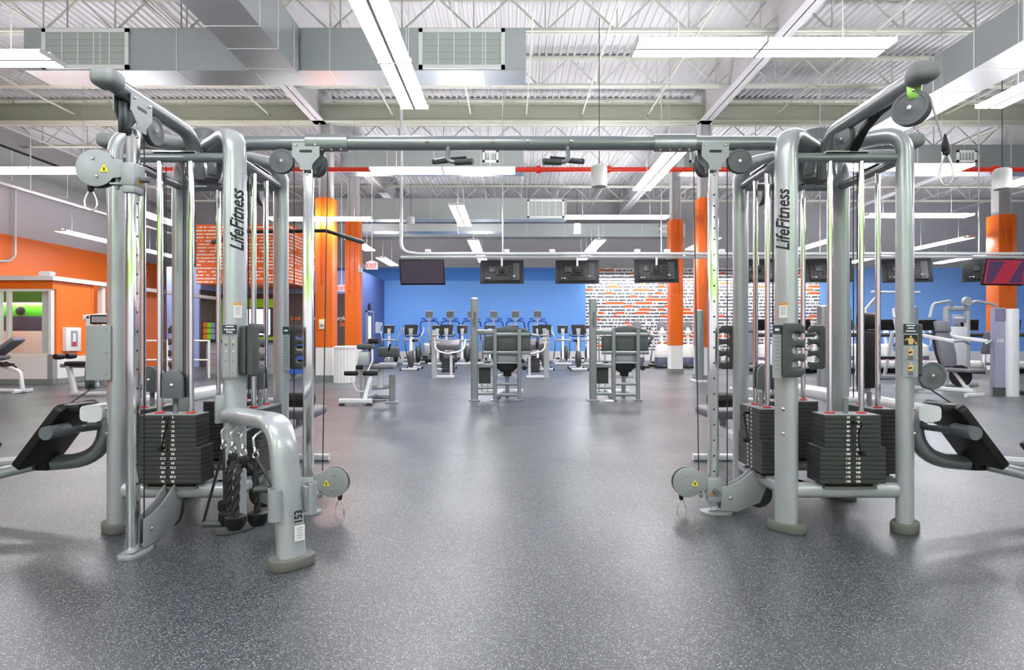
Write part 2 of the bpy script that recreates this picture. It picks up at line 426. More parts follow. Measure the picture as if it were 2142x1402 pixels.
# girders and bar joists of the roof
def ibeam(name, a, b, h, fw, lab, gm_=None):
    a, b = V(a), V(b); up = V((0, 0, h)); side = (b-a).cross(V((0, 0, 1))).normalized()
    m = MB(gm_ or girderm); m.bar(a+up/2, b+up/2, .02, h, side); m.bar(a+V((0, 0, .015)), b+V((0, 0, .015)), fw, .03, side); m.bar(a+up, b+up, fw, .03, side)
    o = m.build(name); o['kind'] = 'structure'; o['label'] = lab; return o
for gx, lab in ((-4.7, 'white roof girder above the left row of orange columns'), (4.7, 'white roof girder above the right row of orange columns'), (14.0, 'white roof girder at the far right'), (-14.0, 'white roof girder along the left wall')):
    ibeam('roof_girder', (gx, YF, 6.3), (gx, YB, 6.3), .78, .3, lab)
ibeam('roof_girder', (XL, 14.45, 6.3), (XR, 14.45, 6.3), .42, .26, 'long roof girder crossing the hall over the nearer pair of columns', olivegird)
for k, jy in enumerate((8.2, 10.5, 12.8, 15.1, 16.9, 19.2, 21.5, 23.8)):
    m = MB(joistm); zb, zt = 6.5, 7.095
    for z in (zb, zt): m.bar((XL, jy-.045, z), (XR, jy-.045, z), .07, .05, (0, 1, 0)); m.bar((XL, jy+.045, z), (XR, jy+.045, z), .07, .05, (0, 1, 0))
    n = int((XR-XL)/1.27)
    for q in range(n):
        xa = XL+q*1.27
        m.bar((xa, jy, zb), (xa+.635, jy, zt), .028, .028); m.bar((xa+.635, jy, zt), (xa+1.27, jy, zb), .028, .028); m.bar((xa, jy, zb), (xa, jy, zt), .022, .022)
    o = m.build('roof_joist'); o['kind'] = 'structure'; o['label'] = '%s white open-web roof joist from the camera' % ORD[k]; o['group'] = 'open-web roof joists'
# bridging rods and conduits under the joists, running away from the camera
m = MB(joistm)
for bx in (-13, -10.6, -8.2, -5.9, -2.9, -1.0, .35, 1.7, 3.3, 6.4, 8.2, 10.5, 12.6, 16.2, 19):
    m.bar((bx, 8, 6.47), (bx, 25.8, 6.47), .03, .03, (1, 0, 0))
o = struct(m, 'trim_2', label='thin white bridging rods under the roof joists'); o['kind'] = 'structure'

# support columns: steel above, orange casing, white panel and grey base
def column(x, y, w, d, lab, ztop=4.46):
    m = MB(girderm); m.lohi((x-w*.36, y-d*.3, ztop), (x-w*.28, y+d*.3, 6.3)).lohi((x+w*.28, y-d*.3, ztop), (x+w*.36, y+d*.3, 6.3)).lohi((x-w*.3, y-.02, ztop), (x+w*.3, y+.02, 6.3))
    m.use(orange_c).lohi((x-w/2, y-d/2, .82), (x+w/2, y+d/2, ztop), .01)
    m.lohi((x-w*.22, y-d/2-.05, 2.35), (x-w*.16, y-d/2, ztop)).lohi((x+w*.14, y-d/2-.05, 2.35), (x+w*.2, y-d/2, ztop))
    m.use(white).lohi((x-w/2+.01, y-d/2+.01, .14), (x+w/2-.01, y+d/2-.01, .82)); m.use(greygrn).lohi((x-w/2-.01, y-d/2-.01, 0), (x+w/2+.01, y+d/2+.01, .14))
    o = m.build('support_column'); o['kind'] = 'structure'; o['label'] = lab; o['group'] = 'orange columns'; return o
column(-4.57, 14.6, .42, .42, 'orange column with thermostat beside the white ribbed bin')
column(-4.62, 17.3, .40, .42, 'orange column behind the white ribbed bin')
column(4.76, 17.3, .36, .42, 'orange column standing free behind the hanging screens, right of the leg machine')
column(4.74, 14.6, .42, .42, 'orange column mostly hidden behind the chrome post of the right cable tower')
column(13.7, 16.6, .50, .45, 'orange column at the far right behind the maroon screen')

# ---------------------------------------------------------------- strip lights
def fixture(ax, x, y, lab, z=3.9, L=2.44, grp='fluorescent strip lights', hang=True):
    """twin tube strip; ax 'x' lies across the view, 'y' runs away from the camera; x,y is its middle"""
    t = thing('strip_light', lab, 'ceiling light', (x, y, z), PI/2 if ax == 'x' else 0, grp)
    m = MB(white); m.lohi((-.03, -L/2, .0), (.03, L/2, .07)); m.lohi((-.17, -L/2-.01, .0), (.17, -L/2+.0, .05)); m.lohi((-.17, L/2, .0), (.17, L/2+.01, .05)); m.lohi((-.17, -.012, -.004), (.17, .012, .05))
    m.build('housing', t)
    m = MB(tube_m)
    for s in (-1, 1): m.lohi((s*.086-.070, -L/2, .0), (s*.086+.070, L/2, .04))
    m.build('lamp_tubes', t)
    if hang:
        for s in (-.8, .8): MB(hang_m).cyl((0, s, .06), (0, s, 6.45-z), .0035, 5).build('hanger_wire', t)
    return t
FX = [('y', -1.2, 6.07, 'large strip light overhead running away from the camera, left of the vented duct end'),
 ('x', 2.42, 5.77, 'long strip light lying across the view above the right cable tower'),
 ('x', -5.87, 6.0, 'strip light lying across the view at the upper left edge, before the duct'),
 ('y', 5.85, 6.05, 'strip light running away at the upper right edge, beyond the arm tip pulley'),
 ('x', -8.1, 10.1, 'strip light lying across the view at the far left, level with the crossbar'),
 ('x', -1.17, 10.1, 'strip light lying across the view just under the left half of the crossbar'),
 ('y', 2.5, 10.2, 'strip light running away under the right half of the crossbar'),
 ('x', 6.38, 9.9, 'strip light lying across the view behind the top of the right cable tower'),
 ('y', 9.3, 9.9, 'strip light running away at the right edge near the white speaker'),
 ('x', 2.48, 14.1, 'strip light lying across the view right of the grilled duct end'),
 ('x', -4.6, 14.3, 'strip light lying across the view in front of the two left orange columns'),
 ('x', 9.5, 13.9, 'strip light lying across the view right of the right cable tower'),
 ('y', -1.2, 13.93, 'nearest short-looking strip light over the centre aisle, left of middle'),
 ('y', -1.15, 18.6, 'middle strip light of the left aisle row above the back-turned screen'),
 ('y', -1.1, 21.4, 'farthest strip light of the left aisle row, just above the second screen'),
 ('y', 2.6, 18.6, 'nearer strip light of the right aisle row above the third screen'),
 ('y', 2.6, 21.5, 'farther strip light of the right aisle row, just above the third screen'),
 ('y', -8.5, 14.0, 'strip light running away between the left posts of the left cable tower'),
 ('y', -12.1, 17.1, 'strip light running away in front of the grey upper wall on the left'),
 ('y', -12.1, 20.6, 'strip light running away behind the left tower above the lavender wall'),
 ('y', -4.75, 22.6, 'strip light running away beside the first hanging screen, toward the blue wall'),
 ('y', -4.7, 18.4, 'strip light running away at the right end of the lat bar'),
 ('y', 5.85, 18.2, 'strip light running away right of the free standing orange column, high'),
 ('y', 5.9, 21.5, 'strip light running away right of the fourth screen, low'),
 ('y', 9.4, 18.2, 'strip light running away seen between the right tower front posts'),
 ('y', 13.1, 18.2, 'nearer strip light running away, left of the far right column'),
 ('y', 13.1, 21.9, 'farther strip light running away behind the screen beside the tower right post'),
 ('y', 16.6, 21.9, 'strip light running away just left of the maroon screen')]
for ax, x, y, lab in FX: fixture(ax, x, y, lab)
for ax, x, y in (('x', -1.2, 1.4), ('x', 6.3, 1.2), ('x', -8.0, 1.6), ('y', 2.5, -1.8), ('y', -4.9, -1.6), ('x', -1.2, -3.6), ('x', -6.5, -3.6), ('x', 4.5, -3.6), ('x', 9, -3.6), ('y', 10.5, 2.0), ('y', 13.0, 8.0), ('x', 17.5, 14.0), ('y', 20.5, 20.0), ('x', -12, 6), ('y', 17, 3)):  # unseen strips added to light the hall and the lime wall
    fixture(ax, x, y, 'unseen fluorescent strip light added behind or beside the camera for fill', grp='unseen strip lights added for fill')

# ---------------------------------------------------------------- ducts
def vent_face(par, x0, x1, z0, z1, y, nv=4):
    m = MB(galv2); f = .06 if x1-x0 > .8 else .05
    m.lohi((x0, y-.03, z0), (x1, y, z0+f)).lohi((x0, y-.03, z1-f), (x1, y, z1)).lohi((x0, y-.03, z0), (x0+f, y, z1)).lohi((x1-f, y-.03, z0), (x1, y, z1))
    fr = m.build('vent_frame', par)
    m = MB(grille).lohi((x0+f, y-.004, z0+f), (x1-f, y+.012, z1-f)); m.use(galv2)
    for k in range(1, nv+1):
        xx = x0+f+(x1-x0-2*f)*k/(nv+1); m.lohi((xx-.008, y-.014, z0+f), (xx+.008, y, z1-f))
    nz = 5
    m.use(galv)
    for k in range(1, nz): zz = z0+f+(z1-z0-2*f)*k/nz; m.lohi((x0+f, y-.01, zz-.003), (x1-f, y-.002, zz+.003))
    m.build('vent_louvres', fr)
def duct(lab, lo, hi, vents=(), seams='x', step=1.2, rods=()):
    t = thing('air_duct', lab, 'duct', (0, 0, 0), 0, 'galvanised ducts'); lo, hi = V(lo), V(hi)
    m = MB(galv).lohi(lo, hi); m.use(galv2)
    a = 0 if seams == 'x' else 1; p = lo[a]+step
    while p < hi[a]-.2:
        l2, h2 = lo.copy(), hi.copy(); l2[a] = p-.012; h2[a] = p+.012
        e = V((.006,)*3); l2 -= e; h2 += e; l2[a] = p-.006; h2[a] = p+.006; m.lohi(l2, h2); p += step
    m.build('duct_body', t)
    for v in vents: vent_face(t, v[0], v[1], v[2], v[3], lo[1])
    if rods:
        for rx, ry in rods: MB(galv).cyl((rx, ry, hi[2]), (rx, ry, 7.1), .012, 6).build('hanger_rod', t)
    return t
duct('big galvanised duct crossing the upper left with two large grilles', (-7.66, 9.3, 5.27), (.22, 9.85, 5.94),
     [(-7.36, -6.0, 5.29, 5.92), (-1.46, -.11, 5.29, 5.92)], rods=[(-7.2, 9.6), (-5.3, 9.5), (-2.75, 9.5)])
duct('galvanised trunk duct running overhead into the big crossing duct', (-4.05, 1.0, 5.2), (-3.33, 9.26, 5.94), seams='y', step=.62, rods=[(-4.0, 8.2), (-3.4, 8.2), (-4.0, 5.0), (-3.4, 5.0)])
duct('galvanised duct at the far distance with one wide grille left of the strip light', (-6.5, 21.15, 5.25), (1.95, 21.7, 6.0), [(.55, 1.85, 5.3, 5.95)])
duct('farthest galvanised duct just before the back wall, with small vents', (-9.0, 24.6, 5.2), (7.2, 25.2, 5.75), [(-1.85, -1.4, 5.38, 5.66), (6.1, 6.6, 5.38, 5.66)], step=1.6)
duct('galvanised duct behind the left half of the crossbar with a small vent', (-4.4, 15.2, 5.35), (.3, 15.8, 6.0), [(-.75, -.35, 5.55, 5.85)])
duct('galvanised duct behind the right cable tower with two small vents', (4.4, 15.2, 5.35), (14.0, 15.8, 6.0), [(4.55, 4.95, 5.55, 5.85), (11.4, 11.9, 5.55, 5.85)])
duct('long galvanised duct running away high on the right', (7.25, 3.0, 5.3), (8.05, 13.9, 5.9), seams='y', step=.9, rods=[(7.3, 8.2), (8.0, 8.2)])
duct('short galvanised branch duct above the first screen', (-5.2, 19.6, 4.55), (-.3, 20.1, 4.8), seams='x', step=1.7)
duct('grey boxed duct high on the left wall', (-14.3, 6.0, 5.3), (-13.5, 22.0, 6.1), seams='y', step=2.0, rods=[(-13.9, 8.5), (-13.9, 16.0)])
# red sprinkler main with couplings
m = MB(redpipe).cyl((XL, 13.0, 4.75), (XR, 13.0, 4.75), .052, 12)
for x in (-4.2, .58, 2.1, 10.6, -9): m.cyl((x-.05, 13, 4.75), (x+.05, 13, 4.75), .085, 12)
solo(m, 'sprinkler_pipe', 'red sprinkler main crossing the hall behind the crossbar', 'pipe')
# hanging speakers
def speaker(x, y, z, lab):
    t = thing('pendant_speaker', lab, 'speaker', (x, y, z), 0, 'white pendant speakers')
    MB(white).lathe([(0, .36), (.10, .36), (.135, .33), (.135, .05), (.125, 0), (.10, .01), (0, .015)], n=24).build('speaker_can', t)
    MB(cable_m).cyl((0, 0, .35), (0, 0, 6.48-z), .007, 5).build('hanger_cable', t)
speaker(1.47, 10.0, 3.62, 'white cylinder speaker under the right half of the crossbar before the red pipe')
speaker(8.6, 10.4, 3.68, 'white cylinder speaker at the right edge before the red pipe')
speaker(-3.5, 20.5, 4.85, 'small white cylinder speaker before the short branch duct')
speaker(2.3, 21.0, 4.72, 'small white cylinder speaker below the strip light right of the grilled duct')
# wall washers over the wall of words and orange words box
for k, (x0, x1) in enumerate(((3.4, 6.5), (6.8, 9.9), (10.2, 13.3))):
    t = thing('wall_washer', '%s light ledge from the left over the white wall of words' % ORD[k], 'wall light', ((x0+x1)/2, 25.6, 3.55), 0, 'light ledges over the wall of words')
    MB(soffit).lohi((-(x1-x0)/2, -.12, 0), ((x1-x0)/2, .12, .06)).lohi((-(x1-x0)/2, .12, .02), (-(x1-x0)/2+.06, .4, .05)).lohi(((x1-x0)/2-.06, .12, .02), ((x1-x0)/2, .4, .05)).build('ledge', t)
    MB(tube_m).lohi((-(x1-x0)/2+.1, -.05, -.03), ((x1-x0)/2-.1, .09, 0)).build('lamp_tube', t)
w = MB(textorange_x).lohi((-10.6, 19.9, 2.85), (-7.43, 19.95, 4.83)); w.use(textorange_y).lohi((-7.48, 19.95, 2.85), (-7.43, 22.7, 4.83)); w.use(orange).lohi((-10.6, 19.95, 2.85), (-7.48, 22.05, 2.95))
for sx in (-10.2, -8): w.use(cable_m).cyl((sx, 20.4, 2.9), (sx, 20.4, 6.5), .01, 5)
solo(w, 'hanging_word_bulkhead', 'orange box hung from the roof, covered in rows of white words', 'bulkhead')
# ================================================================ CABLE TOWERS
TY, TA = 3.74, 0.34
NUM_L = ['5','10','15','20','25','30','35','42.5','50','57.5','65','72.5','80','87.5','95']
NUM_R = ['10','20','30','40','50','60','70','85','100','115','130','145','160','175','190']
def disc_housing(parent, c, p, r, tri=True):
    """two D-shaped guard plates round a pulley, tab towards the column (-p)"""
    c, p = V(c), V(p).normalized(); n = V((p.y, -p.x, 0)); m = MB(plateg); out = []
    for k in range(29):
        a = math.radians(35+290*k/28); out.append((-r*math.cos(a), r*math.sin(a)))
    out = [(-r-.035, .045)]+out[::1]+[(-r-.035, -.045)]
    out = [(-r-.035, -.042), (-r-.035, .042)]+[(-r*math.cos(math.radians(32+296*k/28)), r*math.sin(math.radians(32+296*k/28))) for k in range(29)]
    for s in (-1, 1): m.use(plateg).prism(out, .006, c+n*s*.024, p, (0, 0, 1), .0015)
    m.use(pulleyb).lathe([(r*.93, -.02), (r*.97, -.012), (r*.9, 0), (r*.97, .012), (r*.93, .02)], c, n, 28)
    for q, z in ((.1, .5), (-.1, -.45)): bolt(m, c+p*(q*r)+V((0, 0, z*r))+n*.027, n, .008); bolt(m, c+p*(q*r)+V((0, 0, z*r))-n*.027, -n, .008)
    o = m.build('pulley_guard', parent)
    if tri:
        f = n if n.y < 0 or (abs(n.y) < .1 and n.x > 0) else -n
        u = V((-f.y, f.x, 0)); m = MB(yellow); b = c-p*.45*r+V((0, 0, -.002))+f*.0295
        m.prism([(-.022, -.018), (.022, -.018), (0, .022)], .001, b, u, (0, 0, 1)); m.use(ink_b).prism([(-.005, -.011), (.005, -.011), (.002, .006), (-.002, .006)], .001, b+f*.001, u, (0, 0, 1))
        m.build('warning_triangle', o)
    return o
def adj_column(t, d, Rr, cz, p, holes, tri=True, face=None):
    d = V(d); tg = V((-d.y, d.x, 0)); b = d*Rr; rot = math.atan2(d.y, d.x)
    m = MB(chrome).box(b+V((0, 0, 1.09)), (.062, .042, 2.15), rot, .007)
    if holes is not None:
        h = V(holes); m.use(ink_b); z = 2.0
        while z > .2:
            m.lathe([(.0062, .0), (.0062, .0006)], b+h*.0212+V((0, 0, z)), h, 10); z -= .07 if z > 1.72 else .097
    bolt(m, b+tg*.021+V((0, 0, 2.13)), tg); bolt(m, b-tg*.021+V((0, 0, 2.13)), -tg); bolt(m, b-tg*.021+V((0, 0, .06)), -tg, .011)
    col = m.build('adjustment_column', t, 'tall chrome square column drilled with adjustment holes')
    m = MB(plateg).prism(racetrack(.10, .06, 20, 2.6), .012, b-d*.02+V((0, 0, .006)), d, tg); m.build('foot_plate', col)
    # curved web plates tying the column to the lower rail
    m = MB(plateg); out = [(Rr-.04, .02), (Rr-.04, .17)]
    for k in range(9):
        s = k/8; out.append((Rr-.05-(Rr-.45)*s, .17+.10*s*s+.01*s))
    out += [(.36, .29), (.30, .21), (.36, .07), (.50, .015)]
    for s in (-1, 1): m.use(plateg).prism(out, .007, tg*s*.027, d, (0, 0, 1), .002); bolt(m, d*(Rr-.1)+tg*s*.031+V((0, 0, .1)), tg*s, .011)
    m.use(pulleyb).lathe([(.085, -.015), (.085, .015)], d*.36+V((0, 0, .12)), tg, 22)
    m.build('web_bracket', t)
    # top bracket with slot under the overhead arm
    m = MB(plateg)
    for s in (-1, 1):
        m.use(plateg)
        for o2 in ([(-.085, .30), (-.085, .215), (-.04, .165), (.04, .165), (.085, .215), (.085, .30)], [(-.04, .165), (-.035, .13), (.035, .13), (.04, .165)]):
            m.prism(o2, .006, b+tg*s*.043+V((0, 0, 2.02)), d, (0, 0, 1))
        m.use(ink_b).prism(rrect(.08, .018, .008), .002, b+tg*s*.0455+V((0, 0, 2.266)), d, (0, 0, 1))
        for q in (-.06, .06): bolt(m, b+d*q+tg*s*.046+V((0, 0, 2.305)), tg*s, .008)
    m.build('top_bracket', t)
    pulley(t, d*(Rr-.165)+tg*.03*0+V((0, 0, 2.215)), tg, .078, .036)
    bk = tg if tg.y > .5 else -tg
    pulley(t, d*(Rr+.03)+bk*(.10 if abs(tg.y) > .5 else .035)+V((0, 0, 2.22)), (tg*.82+d*.57*(1 if bk.dot(tg) > 0 else -1)), .078, .036)
    # carriage
    f = V(p).normalized(); m = MB(plateg).box(b+V((0, 0, cz)), (.095, .074, .12), rot, .012)
    m.box(b+V((0, 0, cz-.07)), (.085, .064, .05), rot, .01); m.use(amber).box(b+V((0, 0, cz-.035))-tg*.0375*(1 if tg.y > 0 else -1), (.05, .003, .016), rot)
    sg = -1 if (-tg).y < 0 else 1
    m.use(pulley_m).cyl(b+tg*sg*.03+V((0, 0, cz-.02)), b+tg*sg*.09+V((0, 0, cz-.02)), .016, 14); m.use(bolt_m).cyl(b+tg*sg*.03+V((0, 0, cz-.02)), b+tg*sg*.06+V((0, 0, cz-.02)), .011, 12)
    m.use(plateg)
    for z in (.035, -.045): m.bar(b+V((0, 0, cz+z)), b+f*.10+V((0, 0, cz+z)), .05, .008, (f.y, -f.x, 0))
    m.cyl(b+f*.075+V((0, 0, cz-.07)), b+f*.075+V((0, 0, cz+.05)), .011, 12)
    m.build('carriage', t)
    r = .094; c = b+f*.165+V((0, 0, cz+.03)); disc_housing(t, c, f, r, tri)
    e = c+f*.035+V((0, 0, -r-.012)); carabiner(t, e, .105, (f.x*.8+.2, f.y, 0), name='cable_clip')
    m = MB(cable_m).tube([c+V((0, 0, -r+.01)), e+V((0, 0, .03))], .004, 6)
    m.tube([d*(Rr-.165)+d*.075+V((0, 0, 2.2)), d*(Rr+.032*0-.09)+V((0, 0, 1.2)), d*(Rr-.09)+V((0, 0, .16))], .0035, 6)
    if cz < 1: m.tube([d*(Rr+.122)+V((0, 0, 2.2)), d*(Rr+.09)+V((0, 0, cz+.1))], .0035, 6)
    m.build('cable', t)
def holder(t, o, u, lab=None, two=True, w=.115, th=.028):
    u = V(u).normalized(); n = V((u.y, -u.x, 0)); out = [(0.012, 0), (w-.02, 0), (w, .02)]
    for zc in (.07, .15, .23):
        out += [(w, zc-.018), (w-.02, zc-.023), (w-.055, zc-.022), (w-.068, zc-.012), (w-.072, zc), (w-.068, zc+.012), (w-.055, zc+.022), (w-.03, zc+.022), (w, zc+.014)]
    out += [(w, .28), (w-.02, .30), (.012, .30), (0, .288), (0, .012)]
    m = MB(holder_m); m.prism(out, th, V(o), u, (0, 0, 1), .008)
    if two: m.prism([(x*.98, .01+z*.93) for x, z in out], th-.002, V(o)-n*(th+.005), u, (0, 0, 1), .006)
    if two: m.use(steel).box(V(o)+V((0, 0, .15))-n*(th*.6)+u*.045, (.03, .03, .2), math.atan2(u.y, u.x))
    return m.build('accessory_holder', t, lab)
def placard(t, o, ux, kind, w=.085, h=.30):
    ux = V(ux).normalized(); f = ux.cross(V((0, 0, 1))); o = V(o)
    m = MB(plateg).prism(rrect(w, h, .004), .004, o, ux, (0, 0, 1)); q = o+f*.0026
    m.use(navy).prism(rrect(w*.96, .052, .002), .001, q+V((0, 0, h/2-.03)), ux, (0, 0, 1)); q2 = q+f*.001
    if kind == 'pulley':
        m.use(ink_w).text('Adjustable', .015, q2+V((0, 0, h/2-.029)), ux, bold=.0004); m.text('Pulley', .015, q2+V((0, 0, h/2-.044)), ux, bold=.0004); m.prism(rrect(.045, .006, .001), .0008, q2+V((0, 0, h/2-.012)), ux, (0, 0, 1))
        for sx in (-1, 1):
            m.use(ink_b).prism(rrect(w*.44, h-.066, .002), .0004, q+ux*sx*w*.235+V((0, 0, -.029)), ux, (0, 0, 1)); m.use(plateg).prism(rrect(w*.42, h-.07, .002), .0006, q+ux*sx*w*.235+V((0, 0, -.029))+f*.0003, ux, (0, 0, 1))
            for z, mm in ((.055, skin_i), (.035, short_i), (.0, ink_w), (-.045, amber), (-.056, short_i), (-.115, amber), (-.126, short_i)):
                m.use(mm).prism(rrect(.011, .012 if z > .03 else .004, .001), .0006, q2+ux*sx*w*.235+V((0, 0, z)), ux, (0, 0, 1))
    elif kind == 'press':
        for zz, ww in ((.012, .05), (.026, .036), (.043, .056)): m.use(ink_w).prism(rrect(ww, .006, .001), .0008, q2+V((0, 0, h/2-zz)), ux, (0, 0, 1))
        m.use(ink_b).prism(rrect(w*.92, .058, .001), .0008, q+V((0, 0, .057)), ux, (0, 0, 1)); m.prism(rrect(w*.9, .002, .0005), .0008, q+V((0, 0, -.055)), ux, (0, 0, 1))
        for cz, fig in ((.052, 0), (-.01, 1), (-.098, 2)):
            c = q2+V((0, 0, cz)); m.use(skin_i)
            m.prism([(-.012, -.02), (.012, -.02), (.017, .012), (.006, .016), (-.006, .016), (-.017, .012)], .0006, c, ux, (0, 0, 1)); m.prism(circ(.0065, 10), .0006, c+V((0, 0, .023)), ux, (0, 0, 1))
            if fig == 0: m.prism([(.014, .01), (.034, -.012), (.034, -.022), (.026, -.018)], .0006, c, ux, (0, 0, 1)); m.prism([(-.014, .012), (-.034, .0), (-.034, .006), (-.016, .018)], .0006, c, ux, (0, 0, 1))
            else:
                m.prism([(-.024, -.012), (.006, -.004), (.006, .004), (-.024, -.004)], .0006, c, ux, (0, 0, 1)); m.use(short_i).prism([(-.014, -.044), (.014, -.044), (.013, -.02), (-.013, -.02)], .0006, c, ux, (0, 0, 1))
    else:
        m.use(ink_w).prism(rrect(w*.5, .012, .001), .0008, q2+V((0, 0, h/2-.03)), ux, (0, 0, 1)); m.use(short_i)
        for k in range(9): m.prism(rrect(w*.5, .003, .0005), .0006, q+V((0, 0, h/2-.075-k*.022)), ux, (0, 0, 1))
    return m.build('placard', t)
def stack(t, d, off, nums, n_up=7, w_up=.315, w_lo=.37, lab=None):
    """weight stack on the side facing d; plates are sub-parts"""
    d = V(d); c = d*off; ux = V((-d.y, d.x, 0)); uz = V((0, 0, 1)); h = .0257; rot = math.atan2(ux.y, ux.x)
    m = MB(black).box(c+V((0, 0, .272)), (.26, .10, .02), rot, .006); m.use(rubber).box(c+V((0, 0, .256)), (.30, .12, .014), rot, .005)
    m.use(steel).cyl(c+V((0, 0, .65)), c+V((0, 0, .76)), .014, 12); m.use(chrome).cyl(c+V((0, 0, .28)), c+V((0, 0, .66)), .010, 8)
    s = m.build('weight_stack', t, lab)
    me_cache = {}
    for k in range(15):
        up = k < n_up; w = w_up if up else w_lo; z = .67-h*(k+.5)
        if nums is None and (up, k == 0) in me_cache:
            o = me_cache[(up, k == 0)].copy(); COL.objects.link(o); o.location = (0, 0, z); continue
        m = MB(iron).box(c, (w, .15, h-.0018), rot, .002, 1)
        if k == 0:
            m.use(irontop).box(c+V((0, 0, h/2)), (w-.006, .146, .003), rot); m.use(red)
            for sx in (-.09, .09): m.lathe([(.026, 0), (.026, .008), (.018, .012)], c+ux*sx+V((0, 0, h/2)), uz, 16)
        m.use(ink_b).lathe([(.006, 0), (.006, .0005)], c+d*.0752, d, 10)
        if nums:
            for sx in (-1, 1): m.use(ink_w).text(nums[k], .0185, c+d*.0752+ux*sx*.028, ux, (0, 0, 1), bold=.0006)
        o = m.build('weight_plate', s); o.location = (0, 0, z)
        if nums is None: me_cache[(up, k == 0)] = o
    for sx in (-.09, .09): MB(chrome).cyl(c+ux*sx+V((0, 0, .245)), c+ux*sx+V((0, 0, 2.14)), .0155, 16).build('guide_rod', t, 'slim chrome guide rod')
    if nums:
        z = .67-h*(0.5 if nums is NUM_L else 1.5); a = c+d*.078+V((0, 0, z))
        m = MB(black).cyl(a, a+d*.03, .009, 10); sw = 1 if nums is NUM_L else 1
        e = -ux*.02 if nums is NUM_L else ux*.03
        q = [a+d*.03+ux*.02, a+d*.045+ux*.03+V((0, 0, .004)), a+d*.03+ux*.012+V((0, 0, -.05)), a+d*.02+e*.6+V((0, 0, -.11)), a+d*.02+e+V((0, 0, -.17)), a+d*.025+e*1.6+V((0, 0, -.165))]
        m.tube(rounded(q, .02, 4), .005, 6); m.cyl(a+d*.01+e+V((0, 0, -.17)), a+d*.05+e+V((0, 0, -.17)), .012, 10)
        m.build('selector_pin', s)
    return s
def pulley_block(t, c, d):
    c, d = V(c), V(d); ux = V((-d.y, d.x, 0)); m = MB(holder_m)
    out = [(-.06, -.075), (.06, -.075)]+[(.06*math.cos(math.radians(a)), .025+.06*math.sin(math.radians(a))) for a in range(0, 181, 15)]
    for s in (-1, 1): m.use(pulley_m).prism(out, .022, c+d*s*.028, ux, (0, 0, 1), .004)
    m.use(black).prism([(x*.9, z*.9) for x, z in out], .04, c, ux, (0, 0, 1)); bolt(m, c+d*.039, d, .011)
    m.use(steel).lathe([(.014, -.03), (.014, .0), (.02, .01)], c+V((0, 0, -.085)), (0, 0, 1), 12)
    m.use(cable_m).cyl(c+ux*.055+V((0, 0, .02)), c+ux*.055+V((0, 0, 1.25)), .0035, 6); m.cyl(c-ux*.055+V((0, 0, .02)), c-ux*.055+V((0, 0, 1.25)), .0035, 6)
    return m.build('pulley_block', t)
